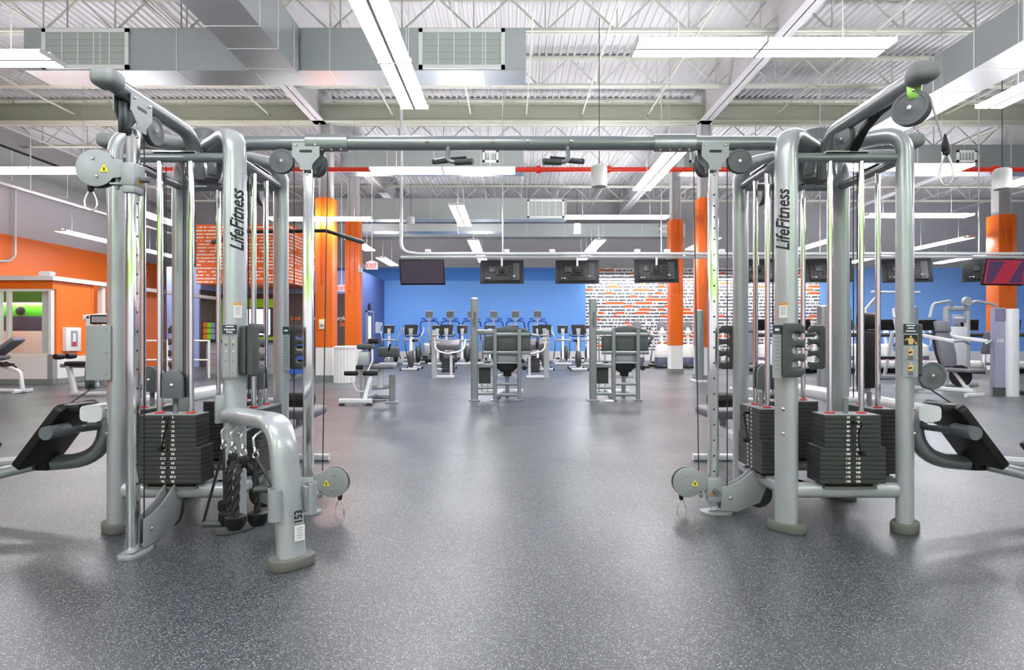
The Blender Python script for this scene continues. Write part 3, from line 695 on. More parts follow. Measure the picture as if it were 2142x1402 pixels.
def tower(lab, cx, m_, kind):
    t = thing('cable_tower', lab, 'exercise machine', (cx, TY, 0), 0, 'cable towers')
    def L(x, y, z): return V((x*m_, y, z))
    SQ = math.sqrt(.5)
    # posts: oval tube, bent in at the top to the hub
    for key, (sx, sy) in {'fi': (-1, -1), 'fo': (1, -1), 'ri': (-1, 1), 'ro': (1, 1)}.items():
        base = L(sx*TA, sy*TA, 0); inw = V((-base.x, -base.y, 0)).normalized(); tg = V((-inw.y, inw.x, 0))
        path = rounded([base+V((0, 0, .03)), base+V((0, 0, 2.285)), inw*(-.10)+V((0, 0, 2.285))], .13, 9)
        m = MB(silver).sweep(path, racetrack(.062, .043, 24, 2.7), side=tg)
        if key == 'fi':
            ux, uy = V((0, 0, 1)), -tg*(1 if tg.x > 0 else -1)
            # reads from bottom to top on the outward broad face
            m.use(ink_b).text('LifeFitness', .106, base-inw*.0435+V((0, 0, 1.77)), ux, uy, shear=.38, sx=.78, bold=.002)
        post = m.build('post', t)
        MB(rubber).prism(racetrack(.105, .068, 28, 2.6), .05, base+V((0, 0, .025)), tg, inw, .008).build('foot_pad', post)
        mm = MB(bolt_m)
        for z in (.56, .70):
            for q in ((-inw*.045, -inw),): bolt(mm, base+q[0]+V((0, 0, z))+tg*.03*0, q[1], .010)
        mm.build('bolt_heads', post)
        if key == 'fi':
            q = base-inw*.0445+V((0, 0, 1.26)); u = -tg if tg.x < 0 else tg
            w = MB(white).prism(rrect(.046, .085, .002), .001, q, u, (0, 0, 1)); w.use(amber).prism(rrect(.046, .014, .001), .001, q-inw*.0006+V((0, 0, .036)), u, (0, 0, 1)); w.use(short_i)
            for k in range(5): w.prism(rrect(.03, .0025, .0004), .0008, q-inw*.0008+V((0, 0, .018-k*.010)), u, (0, 0, 1))
            w.build('caution_sticker', post)
    for a, b in (((-1, -1), (1, -1)), ((1, -1), (1, 1)), ((1, 1), (-1, 1)), ((-1, 1), (-1, -1))):
        pa, pb = L(a[0]*TA, a[1]*TA, .232), L(b[0]*TA, b[1]*TA, .232); e = (pb-pa).normalized()
        m = MB(silver).rbar([pa-e*.02, pb+e*.02], .088, .078, (0, 0, 1), 2.6); mid = (pa+pb)/2
        m.use(plateg).box(mid*.80+V((0, 0, .232*.2+.012)), (.52, .2, .008), math.atan2(e.y, e.x))
        m.build('lower_rail', t)
        m = MB(steel).cyl(pa+V((0, 0, 1.905)), pb+V((0, 0, 1.905)), .027, 14); m.box(mid+V((0, 0, 1.935)), (.24, .05, .008), math.atan2(e.y, e.x)); m.build('upper_rail', t)
    # central hub
    m = MB(steel).lathe([(.10, 2.09), (.105, 2.10), (.105, 2.18), (.09, 2.20), (.085, 2.33), (.08, 2.335)], n=28)
    m.use(black).lathe([(0, 2.088), (.098, 2.088), (.10, 2.093)], n=28); m.use(pulley_m).lathe([(.078, 2.33), (.078, 2.395), (.07, 2.405), (0, 2.405)], n=28)
    for k in range(4): a = PI/4+k*PI/2; m.use(steel).box((.1*math.cos(a), .1*math.sin(a), 2.21), (.04, .05, .2), a, .006); bolt(m, (.105*math.cos(a+.6), .105*math.sin(a+.6), 2.14), (math.cos(a+.6), math.sin(a+.6), 0), .008)
    m.build('hub', t)
    def arm(d, ln, cap=True):
        d = V(d); path = rounded([d*.09+V((0, 0, 2.08)), d*.17+V((0, 0, 2.33)), d*ln+V((0, 0, 2.335))], .16, 9)
        a = MB(steel).sweep(path, circ(.0425, 20), side=(-d.y, d.x, 0)).build('overhead_arm', t)
        if cap: MB(capgrey).box(d*(ln+.01)+V((0, 0, 2.342)), (.12, .125, .088), math.atan2(d.y, d.x), .036, 4).build('end_cap', a)
        return a
    arm((0, -1), .90 if kind == 'column' else .965); arm((0, 1), .95); arm((m_, 0), .60)
    # four weight stacks
    if kind == 'column': stack(t, (0, -1), TA, NUM_L, lab='black stack numbered in white from 5 to 95')
    else: stack(t, (0, -1), TA, NUM_R, lab='black stack numbered in white, front')
    stack(t, (-m_, 0), TA, NUM_R if kind != 'column' else None); stack(t, (m_, 0), TA, None); stack(t, (0, 1), TA, None)
    pulley_block(t, L(-TA+.02, 0, .855), (0, -1))
    if kind == 'column': pulley_block(t, V((0, -TA, .835)), (0, -1)); pulley_block(t, L(TA, 0, .84), (0, -1))
    # inner adjustable column under the crossbar
    adj_column(t, (-m_, 0), .645, .165, (-m_, 0), (0, -1, 0) if kind != 'column' else None)
    if kind == 'column':
        adj_column(t, (0, -1), .72, 1.93, (-1, -.12), (1, 0, 0))
    else:
        pulley(t, V((0, -.90, 2.205)), (-.8, -.6), .083, .05); pulley(t, V((0, -.33, 2.245)), (-1, -.1), .078, .04)
        m = MB(swivelg).prism([(-.03, .03), (.03, .03), (.03, -.02), (.018, -.045), (-.018, -.045), (-.03, -.02)], .03, V((0, -.92, 2.285)), (.75, -.66, 0), (0, 0, 1), .004); bolt(m, V((0, -.92, 2.28))+V((-.66, -.75, 0))*.017, (-.66, -.75, 0), .008)
        m.build('swivel_bracket', t, 'swivel bracket coloured with reflected green')
        q = [V((.035, -.86, 2.30)), V((.035, -.70, 2.31)), V((.035, -.58, 2.30)), V((.035, -.46, 2.255)), V((.035, -.36, 2.17)), V((.035, -.26, 2.155))]
        MB(black).sweep(rounded(q, .06, 5), [(-.022, -.008), (.022, -.008), (.022, .008), (-.022, .008)], side=(1, 0, 0)).build('cable_guard_strap', t)
        a = V((.04, -.975, 2.215)); b = V((.10, -.985, 1.985)); m = MB(hang_m).tube([a, b], .004, 6); m.build('cable', t)
        MB(black).lathe([(.006, 0), (.014, .01), (.016, .04), (.008, .07), (.004, .09)], b+V((0, 0, -.02)), (0, 0, 1), 12).build('cable_stop', t)
        carabiner(t, b+V((.005, 0, -.02)), .15, (1, -.2, 0))
    # accessory boards and placards on the posts
    if kind == 'column':
        o = L(-TA, -TA, 0); placard(t, V((.350, -.420, 1.03)), (1, 0, 0), 'pulley'); holder(t, V((.452, -.40, .885)), (.05, .999, 0), w=.15, th=.038)
        holder(t, V((.40, .34, .885)), (1, 0, 0), two=False); placard(t, V((.395, .29, 1.03)), (1, 0, 0), 'plain', .05); holder(t, V((-.33, .36, .885)), (-1, 0, 0), two=False)
        m = MB(plateg).prism(rrect(.14, .31, .006), .012, V((-.395, -.405, 1.02)), (1, 0, 0), (0, 0, 1), .002); [bolt(m, V((-.35, -.411, z)), (0, -1, 0), .006) for z in (.90, 1.02, 1.15)]; m.build('back_plate', t)
    else:
        placard(t, V((-.432, -.425, 1.03)), (1, 0, 0), 'plain', .05); holder(t, V((-.408, -.43, .885)), (1, 0, 0), w=.125)
        placard(t, V((.325, -.41, 1.035)), (1, 0, 0), 'press'); holder(t, V((.385, -.40, .885)), (.42, .91, 0), w=.15)
        holder(t, V((-.37, .35, .885)), (-1, 0, 0), two=False); holder(t, V((.25, .36, .885)), (-1, 0, 0), two=False)
    # low row place on the outer side: rail, curved tube, foot plates, pulley
    def W(X, Y, z): return L(X-1.913, Y-TY, z)
    m = MB(lightp).rbar([W(2.42, 3.43, .665), W(2.43, 4.2, .665), W(2.42, 5.02, .66)], .095, .13, (0, 0, 1)); m.rbar([W(2.25, 4.05, .665), W(2.42, 4.05, .665)], .07, .09, (0, 0, 1)); m.build('row_rail', t, 'light silver rail')
    m = MB(steel).sweep(rounded([W(2.56, 3.76, .63), W(2.54, 3.76, .34), W(2.90, 3.74, .312)], .24, 9), circ(.048, 16)); m.use(black).box(W(2.92, 3.74, .315), (.10, .12, .08), 0, .01)
    m.use(silver).sweep([W(2.94, 3.66, .315), W(3.35, 3.5, .225), W(3.6, 3.42, .17)], circ(.035, 14)); m.sweep([W(2.94, 3.82, .32), W(3.6, 3.9, .26)], circ(.035, 14)); m.use(steel).cyl(W(3.6, 3.42, .17), W(3.62, 3.42, .0), .035, 12)
    m.use(steel).cyl(W(2.56, 3.76, .55), W(2.66, 3.54, .55), .025, 12)
    m.build('row_frame', t, 'curved dark silver tube')
    def slab(a, b, wy, th, mt, yc, parts=True):
        a, b = W(a[0], yc, a[1]), W(b[0], yc, b[1]); u = (b-a); ln = u.length; u.normalize(); c = (a+b)/2; mm = MB(black)
        mm.prism(rrect(ln, wy, .03), th, c, u, (0, 1, 0), .006); n = u.cross(V((0, 1, 0))); n = n if n.z < 0 else -n
        mm.use(holder_m).prism(rrect(ln*.9, wy*.86, .02), .006, c-n*(th/2), u, (0, 1, 0))
        return mm
    mm = slab((2.62, .70), (2.89, .34), .34, .05, black, 3.62); mm.use(black).box(W(2.60, 3.58, .685), (.12, .16, .05), 0, .012); mm.build('foot_plate', t, 'tilted black foot plate')
    MB(pulley_m).cyl(W(2.66, 3.40, .555), W(2.66, 3.56, .555), .04, 16).build('foot_roller', t)
    mm = slab((3.06, .48), (3.22, .28), .26, .03, plateg, 3.45); bolt(mm, W(3.11, 3.31, .44), (0, -1, 0), .01); mm.build('foot_plate', t)
    ax = V((0, -1, 0)) if kind != 'column' else V((-.85, -.5, 0)); pc = W(2.64, 3.74, .865)
    m = MB(plateg).box(W(2.52, 3.76, .86), (.13, .06, .12), 0, .008); m.use(silver).rbar([W(2.25, 3.42, .80), W(2.46, 3.74, .80)], .05, .06, (0, 0, 1)); m.build('pulley_arm', t)
    pulley(t, pc, ax, .088, .05, 'row_pulley')
    MB(cable_m).tube([W(2.60, 3.70, .79), W(2.68, 3.62, .705)], .005, 6).build('cable', t)
    # lat place behind: knee rollers on a post, seat, back rail
    m = MB(lightp).rbar([V((-m_*.1, TA, .30)), V((-m_*.1, 1.55, .30))], .09, .09, (0, 0, 1)); m.rbar([V((-m_*.1, 1.0, .30)), V((-m_*.1, 1.0, .62))], .07, .07, (1, 0, 0)); m.cyl(V((-.34, 1.0, .60)), V((.34, 1.0, .60)), .018, 10); m.rbar([V((-.3, 1.55, .03)), V((.3, 1.55, .03))], .06, .06, (0, 0, 1)); m.rbar([V((-m_*.1, 1.55, .03)), V((-m_*.1, 1.55, .33))], .07, .07, (1, 0, 0))
    m.build('lat_frame', t)
    for s in (-1, 1): MB(black).lathe([(.03, -.11), (.058, -.10), (.06, 0), (.058, .10), (.03, .11)], V((s*.24, 1.0, .60)), (1, 0, 0), 20).build('knee_roller', t)
    MB(vinyl).box(V((-m_*.1, 1.36, .46)), (.36, .42, .08), 0, .03, 3).build('seat', t); MB(steel).cyl(V((-m_*.1, 1.36, .3)), V((-m_*.1, 1.36, .43)), .03, 12).build('seat_post', t)
    if kind != 'column':
        m = MB(black).box(V((.89, .92, .93)), (.22, .06, .46), .3, .03, 3); m.box(V((.89, .92, 1.23)), (.22, .06, .13), .3, .03, 3); m.use(steel).cyl(V((.89, .95, .66)), V((.89, .95, 1.2)), .02, 10); m.rbar([V((.89, .95, .3)), V((.89, .95, .7))], .05, .05, (1, 0, 0)); m.rbar([V((.89, .95, .3)), V((.2, .40, .28))], .05, .05, (0, 0, 1)); m.build('back_pad', t)
    # lat pulley and cable behind
    pulley(t, V((-.03 if m_ < 0 else .03, .90, 2.21)), (1, 0, 0), .078, .036)
    if kind == 'column':
        pulley(t, V((-.03, 1.25, 2.14)), (1, 0, 0), .07, .036)
        MB(steel).rbar([V((0, .90, 2.33)), V((-.03, 1.27, 2.24))], .05, .05, (0, 0, 1)).build('lat_arm', t)
    # main cables over the rods
    m = MB(cable_m)
    for q in ((.045, -TA), (-m_*(TA-.05), -.05), (m_*(TA-.04), .06), (.02, TA)): m.cyl((q[0], q[1], .76), (q[0], q[1], 2.16), .0035, 6)
    m.build('cable', t)
    return t
LT = tower('left cable tower with a chrome front column and ropes at its arched leg', -1.93, -1, 'column')
RT = tower('right cable tower of the crossover with an overhead arm reaching toward the viewer', 1.913, 1, 'high')
# front leg of the left tower: arched tube carrying hooks
p0, p1, p2 = V((.345, -.375, .665)), V((.80, -.83, .690)), V((.862, -.862, .03))
sd = V((.7, .7, 0)); path = rounded([p0, p1, p2], .17, 10)
m = MB(silver).sweep(path, racetrack(.068, .042, 24, 2.7), side=sd)
m.use(plateg).box(V((.30, -.37, .70)), (.11, .03, .16), math.radians(45), .006)
fn = V((.7, -.7, 0)).normalized(); uxx = V((.7, .7, 0)).normalized()
cf = V((.862, -.862, 0))
m.use(ink_b).text('153', .055, cf+fn*.0455+V((0, 0, .245))+uxx*.012, (0, 0, 1), -uxx, sx=.8, bold=.0015)
m.use(white).prism(rrect(.052, .075, .002), .001, cf+fn*.0435+V((0, 0, .165))+uxx*.018, uxx, (0, 0, 1)); m.use(short_i)
for k in range(5): m.prism(rrect(.03-.004*(k % 3), .002, .0004), .0008, cf+fn*.0445+V((0, 0, .19-k*.012))+uxx*.018, uxx, (0, 0, 1))
leg = m.build('accessory_leg', LT, 'arched front leg marked 153 with a white sticker')
MB(rubber).prism(racetrack(.11, .075, 28, 2.6), .05, cf+V((0, 0, .025)), uxx, fn, .008).build('foot_pad', leg)
for s in (-1, 1):
    c = cf+uxx*s*.085+fn*.01+V((0, 0, .315)); m = MB(plateg)
    out = [(.035*math.cos(math.radians(a)), .035*math.sin(math.radians(a))) for a in range(-120, 121, 20)]; inn = [(x*.85, y*.85) for x, y in out[::-1]]
    m.sweep([c+V((0, 0, -.075)), c+V((0, 0, .075))], [(s*x, y) for x, y in out+inn], side=uxx); m.box(c-uxx*s*.02, (.012, .05, .12), math.radians(45)); m.build('bar_pocket', leg)
HK = []
for k, s in enumerate((.15, .36, .58, .82)):
    a = p0.lerp(p1, s)+V((0, 0, -.035)); tip = a+V((-.05, -.09, -.085))
    m = MB(chrome).tube(rounded([a+V((.0, 0, .01)), a+V((-.02, -.05, .0)), a+V((-.055, -.095, -.03)), tip, tip+V((.012, -.015, -.02)), tip+V((.028, -.02, .0))], .03, 5), .006, 8); m.build('hook', leg)
    HK.append(V((-1.93, TY, 0))+tip+V((.012, -.012, -.02)))
def rope(lab, top, ends):
    t = thing('triceps_rope', lab, 'rope handle', top, 0, 'ropes on the front leg hooks'); top = V(top)
    m = MB(chrome); pts = [V((0.016*math.sin(2*PI*k/16), 0, -.016+.018*math.cos(2*PI*k/16))) for k in range(17)]; m.tube(pts, .004, 6, False); m.use(black).box((0, 0, -.06), (.045, .035, .06), 0, .01); m.build('ring', t)
    for e in ends:
        e = V(e)-top; q = rounded([V((math.copysign(.012, e.x), 0, -.07)), V((e.x*.8, e.y*.8, -.12)), e], .07, 6); full = []
        for a, b in zip(q, q[1:]):
            n = max(1, int((b-a).length/.012)); full += [a.lerp(b, j/n) for j in range(n)]
        full.append(q[-1]); prof = [((.0150+.0032*math.cos(3*u))*math.cos(u), (.0150+.0032*math.cos(3*u))*math.sin(u)) for u in [2*PI*k/24 for k in range(24)]]
        MB(rope_m).sweep(full, prof, twist=.5).build('rope', t)
        MB(black).lathe([(.0, -.066), (.034, -.062), (.05, -.035), (.05, 0), (.04, .006), (0, .008)], e, (0, 0, 1), 20).build('rope_end', t)
h = HK[1]; rope('black twisted rope with rubber ends on the second hook of the front leg', h, [(h.x-.035, h.y+.02, .245), (h.x+.015, h.y-.075, .215)])
h = HK[2]; rope('black twisted rope with rubber ends on the third hook of the front leg', h, [(h.x-.005, h.y-.075, .225), (h.x+.065, h.y+.02, .215)])
def strap(lab, top, zb, w, tilt):
    t = thing('strap_handle', lab, 'strap handle', top, 0, 'straps on the front leg hooks'); top = V(top); d = zb-top.z; dx, dy = tilt
    m = MB(black); prof = [(-.014, -.002), (.014, -.002), (.014, .002), (-.014, .002)]
    for s in (-1, 1): m.sweep([V((0, 0, -.02)), V((dx+s*w, dy, d))], prof, side=(0, 1, 0))
    m.build('strap', t); MB(holder_m).cyl((dx-w, dy, d), (dx+w, dy, d), .017, 14).build('grip', t)
    m = MB(chrome); m.tube([V((0.014*math.sin(2*PI*k/12), 0, -.012+.016*math.cos(2*PI*k/12))) for k in range(13)], .0035, 6, False); m.build('ring', t)
strap('long black strap handle on the first hook of the arched front leg', HK[0], .12, .06, (-.02, -.06))
strap('short black strap handle on the fourth hook beside the arched front leg', HK[3], .36, .05, (.03, .03))
# crossbar between the towers
t = thing('crossover_beam', 'long grey crossbar joining the two cable towers overhead', 'crossbar', (0, TY, 2.33), 0)
path = rounded([V((-1.82, 0, -.26)), V((-1.74, 0, 0)), V((1.725, 0, 0)), V((1.80, 0, -.26))], .15, 8)
m = MB(steel).sweep(path, circ(.044, 20), side=(0, 1, 0))
m.build('beam_tube', t)
for x in (-1.16, 1.02):
    m = MB(steel).sweep([V((x-.13, 0, 0)), V((x+.13, 0, 0))], racetrack(.052, .052, 20, 2.8), side=(0, 1, 0))
    for q in (-.09, -.03, .03, .09): bolt(m, V((x+q, -.03, -.047)), (0, 0, -1), .008)
    m.build('splice_sleeve', t)
m = MB(bolt_m)
for x in (-.53, -.12, .10, .37): bolt(m, V((x, -.044, .0)), (0, -1, 0), .012)
m.build('beam_bolts', t)
for gx, s in ((-.40, 1), (.35, -1)):
    g = MB(steel).tube(rounded([V((gx, .02, -.03)), V((gx-.02*s, .10, -.07)), V((gx-.12*s, .14, -.075))], .04, 5), .013, 10); g.use(holder_m).cyl((gx-.12*s, .14, -.075), (gx+.10*s, .16, -.05), .018, 14); g.build('pull_up_grip', t)
    g = MB(steel).tube(rounded([V((gx, -.02, -.03)), V((gx, -.06, -.13)), V((gx+.07*s, -.08, -.145))], .05, 5), .014, 10); g.use(holder_m).cyl((gx+.05*s, -.08, -.143), (gx+.16*s, -.12, -.15), .019, 14); g.build('pull_up_grip', t)
# lat bar hanging behind the left tower
t = thing('lat_pulldown_bar', 'long black lat bar with bent ends hanging behind the left cable tower', 'pulldown bar', (-1.93, 5.0, 2.0), 0)
m = MB(black).tube(rounded([V((-.60, 0, -.10)), V((-.32, 0, -.01)), V((.36, 0, 0)), V((.68, 0, -.10))], .12, 6), .015, 12); m.build('bar', t)
m = MB(rubber)
for a, b in ((V((-.60, 0, -.10)), V((-.42, 0, -.042))), (V((.48, 0, -.0365)), V((.68, 0, -.10)))): m.use(holder_m).cyl(a, b, .019, 12)
m.build('bar_grip', t)
m = MB(black).prism([(-.03, 0), (.03, 0), (.012, .04), (-.012, .04)], .02, V((-.03, 0, .012)), (1, 0, 0), (0, 0, 1)); m.use(cable_m).cyl((-.03, 0, .04), (-.03, 0, .066), .004, 6); m.build('hanger', t)
# ================================================================ WALL THINGS, DESK, SCREENS
def wallpic(name, lab, cat, build, grp=None):
    m = MB(); build(m); return solo(m, name, lab, cat, grp)
t = thing('wall_clock', 'round black rimmed clock on the slate blue side wall above the door', 'clock', (-5.6, 23.2, 2.17))
MB(black).lathe([(.19, 0), (.19, .03), (.165, .04)], (0, 0, 0), (1, 0, 0), 24).build('clock_case', t); MB(white).lathe([(0, .036), (.165, .036)], (0, 0, 0), (1, 0, 0), 24).build('clock_face', t)
t = thing('wall_clock', 'round black clock on the green studio wall seen through the window', 'clock', (-12.1, 14.6, 1.72))
MB(black).lathe([(.11, 0), (.11, .03), (.09, .04)], (0, 0, 0), (0, -1, 0), 24).build('clock_case', t); MB(plateg).lathe([(0, .036), (.09, .036)], (0, 0, 0), (0, -1, 0), 24).build('clock_face', t)
d = MB(bluedk).lohi((-5.6, 22.75, 0), (-5.56, 23.75, 2.0)); d.use(plateg).lohi((-5.6, 22.68, 0), (-5.54, 22.75, 2.07)).lohi((-5.6, 23.75, 0), (-5.54, 23.82, 2.07)).lohi((-5.6, 22.68, 2.0), (-5.54, 23.82, 2.07))
o = struct(d, 'door_1', label='blue door with a tall glass pane in the slate blue wall'); MB(screen_w).lohi((-5.562, 22.95, .9), (-5.552, 23.35, 1.85)).build('door_pane', o)
m = MB(white).lohi((-5.598, 24.3, 1.2), (-5.585, 25.6, 1.66)); m.use(ink_b).lohi((-5.585, 25.35, 1.3), (-5.583, 25.45, 1.52)); solo(m, 'notice_sheet', 'white notice sheet on the slate blue side wall near the corner', 'notice')  # paper notice sheet flat on the wall
t = thing('thermostat', 'cream thermostat box on the front of the nearest orange column', 'thermostat', (-4.60, 14.39, 1.38))
MB(mat('cream_plastic', 'e6dfc0', .5)).box((0, -.02, 0), (.15, .05, .24), None, .012).build('case', t); MB(plateg).box((0, -.048, -.03), (.09, .006, .06)).build('grille', t)
def exit_sign(loc, lab, rodtop, s=1.0):
    t = thing('exit_sign', lab, 'exit sign', loc, 0, 'exit signs'); m = MB(white).box((0, 0, 0), (.32*s, .05, .2*s), None, .006); m.prism([(-.16*s, .1*s), (.16*s, .1*s), (.05*s, .15*s), (-.05*s, .15*s)], .045, (0, 0, 0)); m.build('sign_case', t)
    MB(exitred).text('EXIT', .17*s, (0, -.027, 0), sx=.82, bold=.003).build('sign_lettering', t)
    if rodtop: MB(white).cyl((0, 0, .14*s), (0, 0, rodtop-loc[2]), .012, 8).build('hanger_rod', t)
exit_sign((-3.9, 16.5, 3.04), 'white EXIT sign with red letters hung right of the orange columns', 6.5)
exit_sign((-5.95, 20.7, 2.74), 'small white EXIT sign with red letters between the two left orange columns', 6.5)
m_pink = mat('glowing_exit', 'f2a6b4', .5, emit=('f0808c', .5))
t = thing('exit_sign', 'pink glowing EXIT sign on the wall of words behind the right tower', 'exit sign', (12.9, 25.9, 3.75), 0, 'exit signs')
MB(m_pink).box((0, 0, 0), (.4, .06, .3), None, .01).build('sign_case', t); MB(exitred).text('EXIT', .2, (0, -.034, 0), sx=.85, bold=.003).build('sign_lettering', t)
t = thing('emergency_light', 'white twin head emergency lamp on the side of the farther left orange column', 'emergency light', (-4.35, 17.15, 3.02))
MB(white).box((-.03, 0, 0), (.1, .16, .2), None, .02).build('lamp_box', t)
for s in (-1, 1): MB(plateg).lathe([(.02, -.04), (.07, .03), (.06, .04), (0, .04)], (.06, s*.1, .08), (.6, -.7, -.2), 16).build('lamp_head', t)
# brown desk wall: lime panel, screen, lettering, rack, counter
o = bpy.data.objects['wall_desk']; m = MB(lime).lohi((-10.88, 22.06, .87), (-8.62, 22.1, 2.47)); m.build('lime_panel', o, 'lime green panel')
m = MB(ink_w).text('per', .2, P(659, 666, 22.08), sx=.95, bold=.004); m.text('everybody', .2, P(716, 666, 22.08), sx=.95, bold=.004); m.use(orange).text('blink', .2, P(619, 666, 22.08), sx=1, bold=.004); m.text('blink', .2, P(721, 679, 22.08), sx=.9, bold=.004); m.build('wall_lettering', o, 'white and orange lettering')
t = thing('notice_screen', 'lit white screen in dark frame on the lime panel behind the desk', 'screen', (-9.45, 22.04, 1.60))
MB(navy).box((0, 0, 0), (1.16, .06, 1.08), None, .01).build('screen_frame', t); m = MB(screen_w).box((-.03, -.035, 0), (1.0, .01, .96)); m.use(ink_b)
for k in range(6): m.lohi((-.4, -.042, .3-k*.14), (.3-.1*(k % 3), -.0405, .312-k*.14))
m.build('screen', t)
t = thing('leaflet_rack', 'small wall rack of orange, lime and blue leaflets by the desk', 'leaflet rack', (-10.896, 21.3, .95))  # leaflet rack fixed to the return wall
for r_ in range(3):
    for c_, mm in enumerate((orange, lime, lavend)): MB(mm).lohi((0, -.42+c_*.28, .02+r_*.21), (.02, -.15+c_*.28, .2+r_*.21)).build('leaflet', t)
MB(black).lohi((-.0, -.43, 0), (.012, .43, .64)).build('rack_back', t)
t = thing('front_desk', 'long grey front desk with a black top behind the left tower', 'reception desk', (0, 0, 0))
MB(concrete).lohi((-8.15, 15.8, .08), (-5.75, 16.5, .93)).build('desk_body', t); m = MB(concrete)
for z in (.33, .62): m.lohi((-8.16, 15.79, z), (-5.74, 15.80, z+.012))
m.build('desk_panel', t); MB(black).lohi((-8.2, 15.75, .93), (-5.7, 16.55, .98)).build('desk_top', t); MB(greygrn).lohi((-8.15, 15.82, 0), (-5.75, 16.45, .08)).build('plinth', t)
t = thing('railing', 'white tubular railing in front of the lavender wall behind the left tower', 'railing', (0, 0, 0)); yr = 15.4
for x in (-9.85, -8.95, -7.87): MB(white).cyl((x, yr, 0), (x, yr, .99), .03, 10).build('rail_post', t)
for z in (.97, .47): MB(white).cyl((-9.85, yr, z), (-7.87, yr, z), .025, 10).build('rail', t)
t = thing('storage_cart', 'blue cart with black items on its shelves right of the front desk', 'cart', (-5.35, 15.0, 0))
for z in (.15, .5, .85): MB(bluepl).lohi((-.22, -.2, z), (.22, .2, z+.22)).build('shelf_bin', t)
for z in (.42, .78): MB(black).lohi((-.19, -.16, z), (.19, .16, z+.08)).build('tray', t)
for sx in (-.2, .2): MB(plateg).lohi((sx-.015, -.18, 0), (sx+.015, .18, 1.3)).build('side_frame', t)
# white ribbed bin
t = thing('waste_bin', 'white ribbed round bin at the foot of the orange columns', 'bin', (-3.97, 14.05, 0))
pr = [((.235+.012*math.cos(20*u))*math.cos(u), (.235+.012*math.cos(20*u))*math.sin(u)) for u in [2*PI*k/120 for k in range(120)]]
MB(white).sweep([(0, 0, 0), (0, 0, .80)], pr, side=(1, 0, 0)).build('bin_body', t); MB(white).lathe([(.25, .80), (.255, .82), (.25, .85), (.2, .86), (.19, .84), (0, .83)], n=32).build('bin_rim', t)
# studio bits on the left
t = thing('curtain', 'white pleated curtain at the right side of the studio window', 'curtain', (-10.75, 13.72, .7))
MB(white).sweep([(0, 0, 0), (0, 0, 1.42)], [(-.13+.26*k/40, .03*math.sin(k*1.1)) for k in range(41)]+[(.13-.26*k/40, .012+.03*math.sin((40-k)*1.1)) for k in range(41)], side=(1, 0, 0)).build('curtain_cloth', t)
m = MB(white).lohi((-14.4, 14.5, 1.905), (-10.9, 14.6, 1.93)); m.use(tube_m).lohi((-14.3, 14.5, 1.89), (-11.0, 14.58, 1.905)); solo(m, 'reflection_strip', 'glowing strip imitating a reflected lamp on the green studio wall', 'wall light')  # glowing strip added to imitate a lamp's reflection on the green wall
t = thing('extinguisher_cabinet', 'white fire extinguisher cabinet on the orange studio side wall', 'extinguisher cabinet', (-10.46, 14.02, .74))
MB(white).lohi((0, -.24, 0), (.10, .24, .56), .01).build('cabinet', t); MB(mat('cabinet_glass', '9aa4aa', .15)).lohi((.10, -.10, .1), (.106, .12, .48)).build('cabinet_window', t); MB(red).lohi((.1065, -.06, .12), (.112, .06, .22)).build('extinguisher_label', t); MB(white).lohi((.1065, -.04, .22), (.11, .05, .42)).build('extinguisher_view', t)
t = thing('wall_lamp', 'white cone lamp sitting on the studio ledge', 'lamp', (-10.75, 13.7, 2.46))
MB(white).prism([(-.11, 0), (.11, 0), (.17, .10), (.1, .13), (-.1, .13), (-.17, .09)], .16, (0, 0, .0), (1, 0, 0), (0, 0, 1), .03).build('lamp_body', t)
m = MB(lightp); x = -14.5
m.tube(rounded([(x, 17.3, 7.1), (x, 17.3, 3.45), (x, 17.1, 3.25), (x, 16.2, 3.15), (x, 16.1, 2.9)], .2, 5), .035, 8); solo(m, 'conduit_drop', 'cream pipe dropping down the orange wall at the far left', 'pipe', 'cream pipes on the left wall')
m = MB(lightp); m.tube([(x, 22.0, 7.1), (x, 22.0, 2.75)], .035, 8); solo(m, 'conduit_drop', 'cream pipe dropping straight down the orange wall beside the left tower post', 'pipe', 'cream pipes on the left wall')
t = thing('sprinkler_branch', 'long thin white pipe running away along the upper left wall', 'pipe', (-13.0, 0, 5.0))
MB(lightp).tube([(0, 8.0, 0), (0, 25.8, 0)], .04, 8).build('pipe', t)
for y in (12, 16, 20, 24): MB(lightp).cyl((0, y, 0), (0, y, 2.1), .02, 6).build('hanger_rod', t)
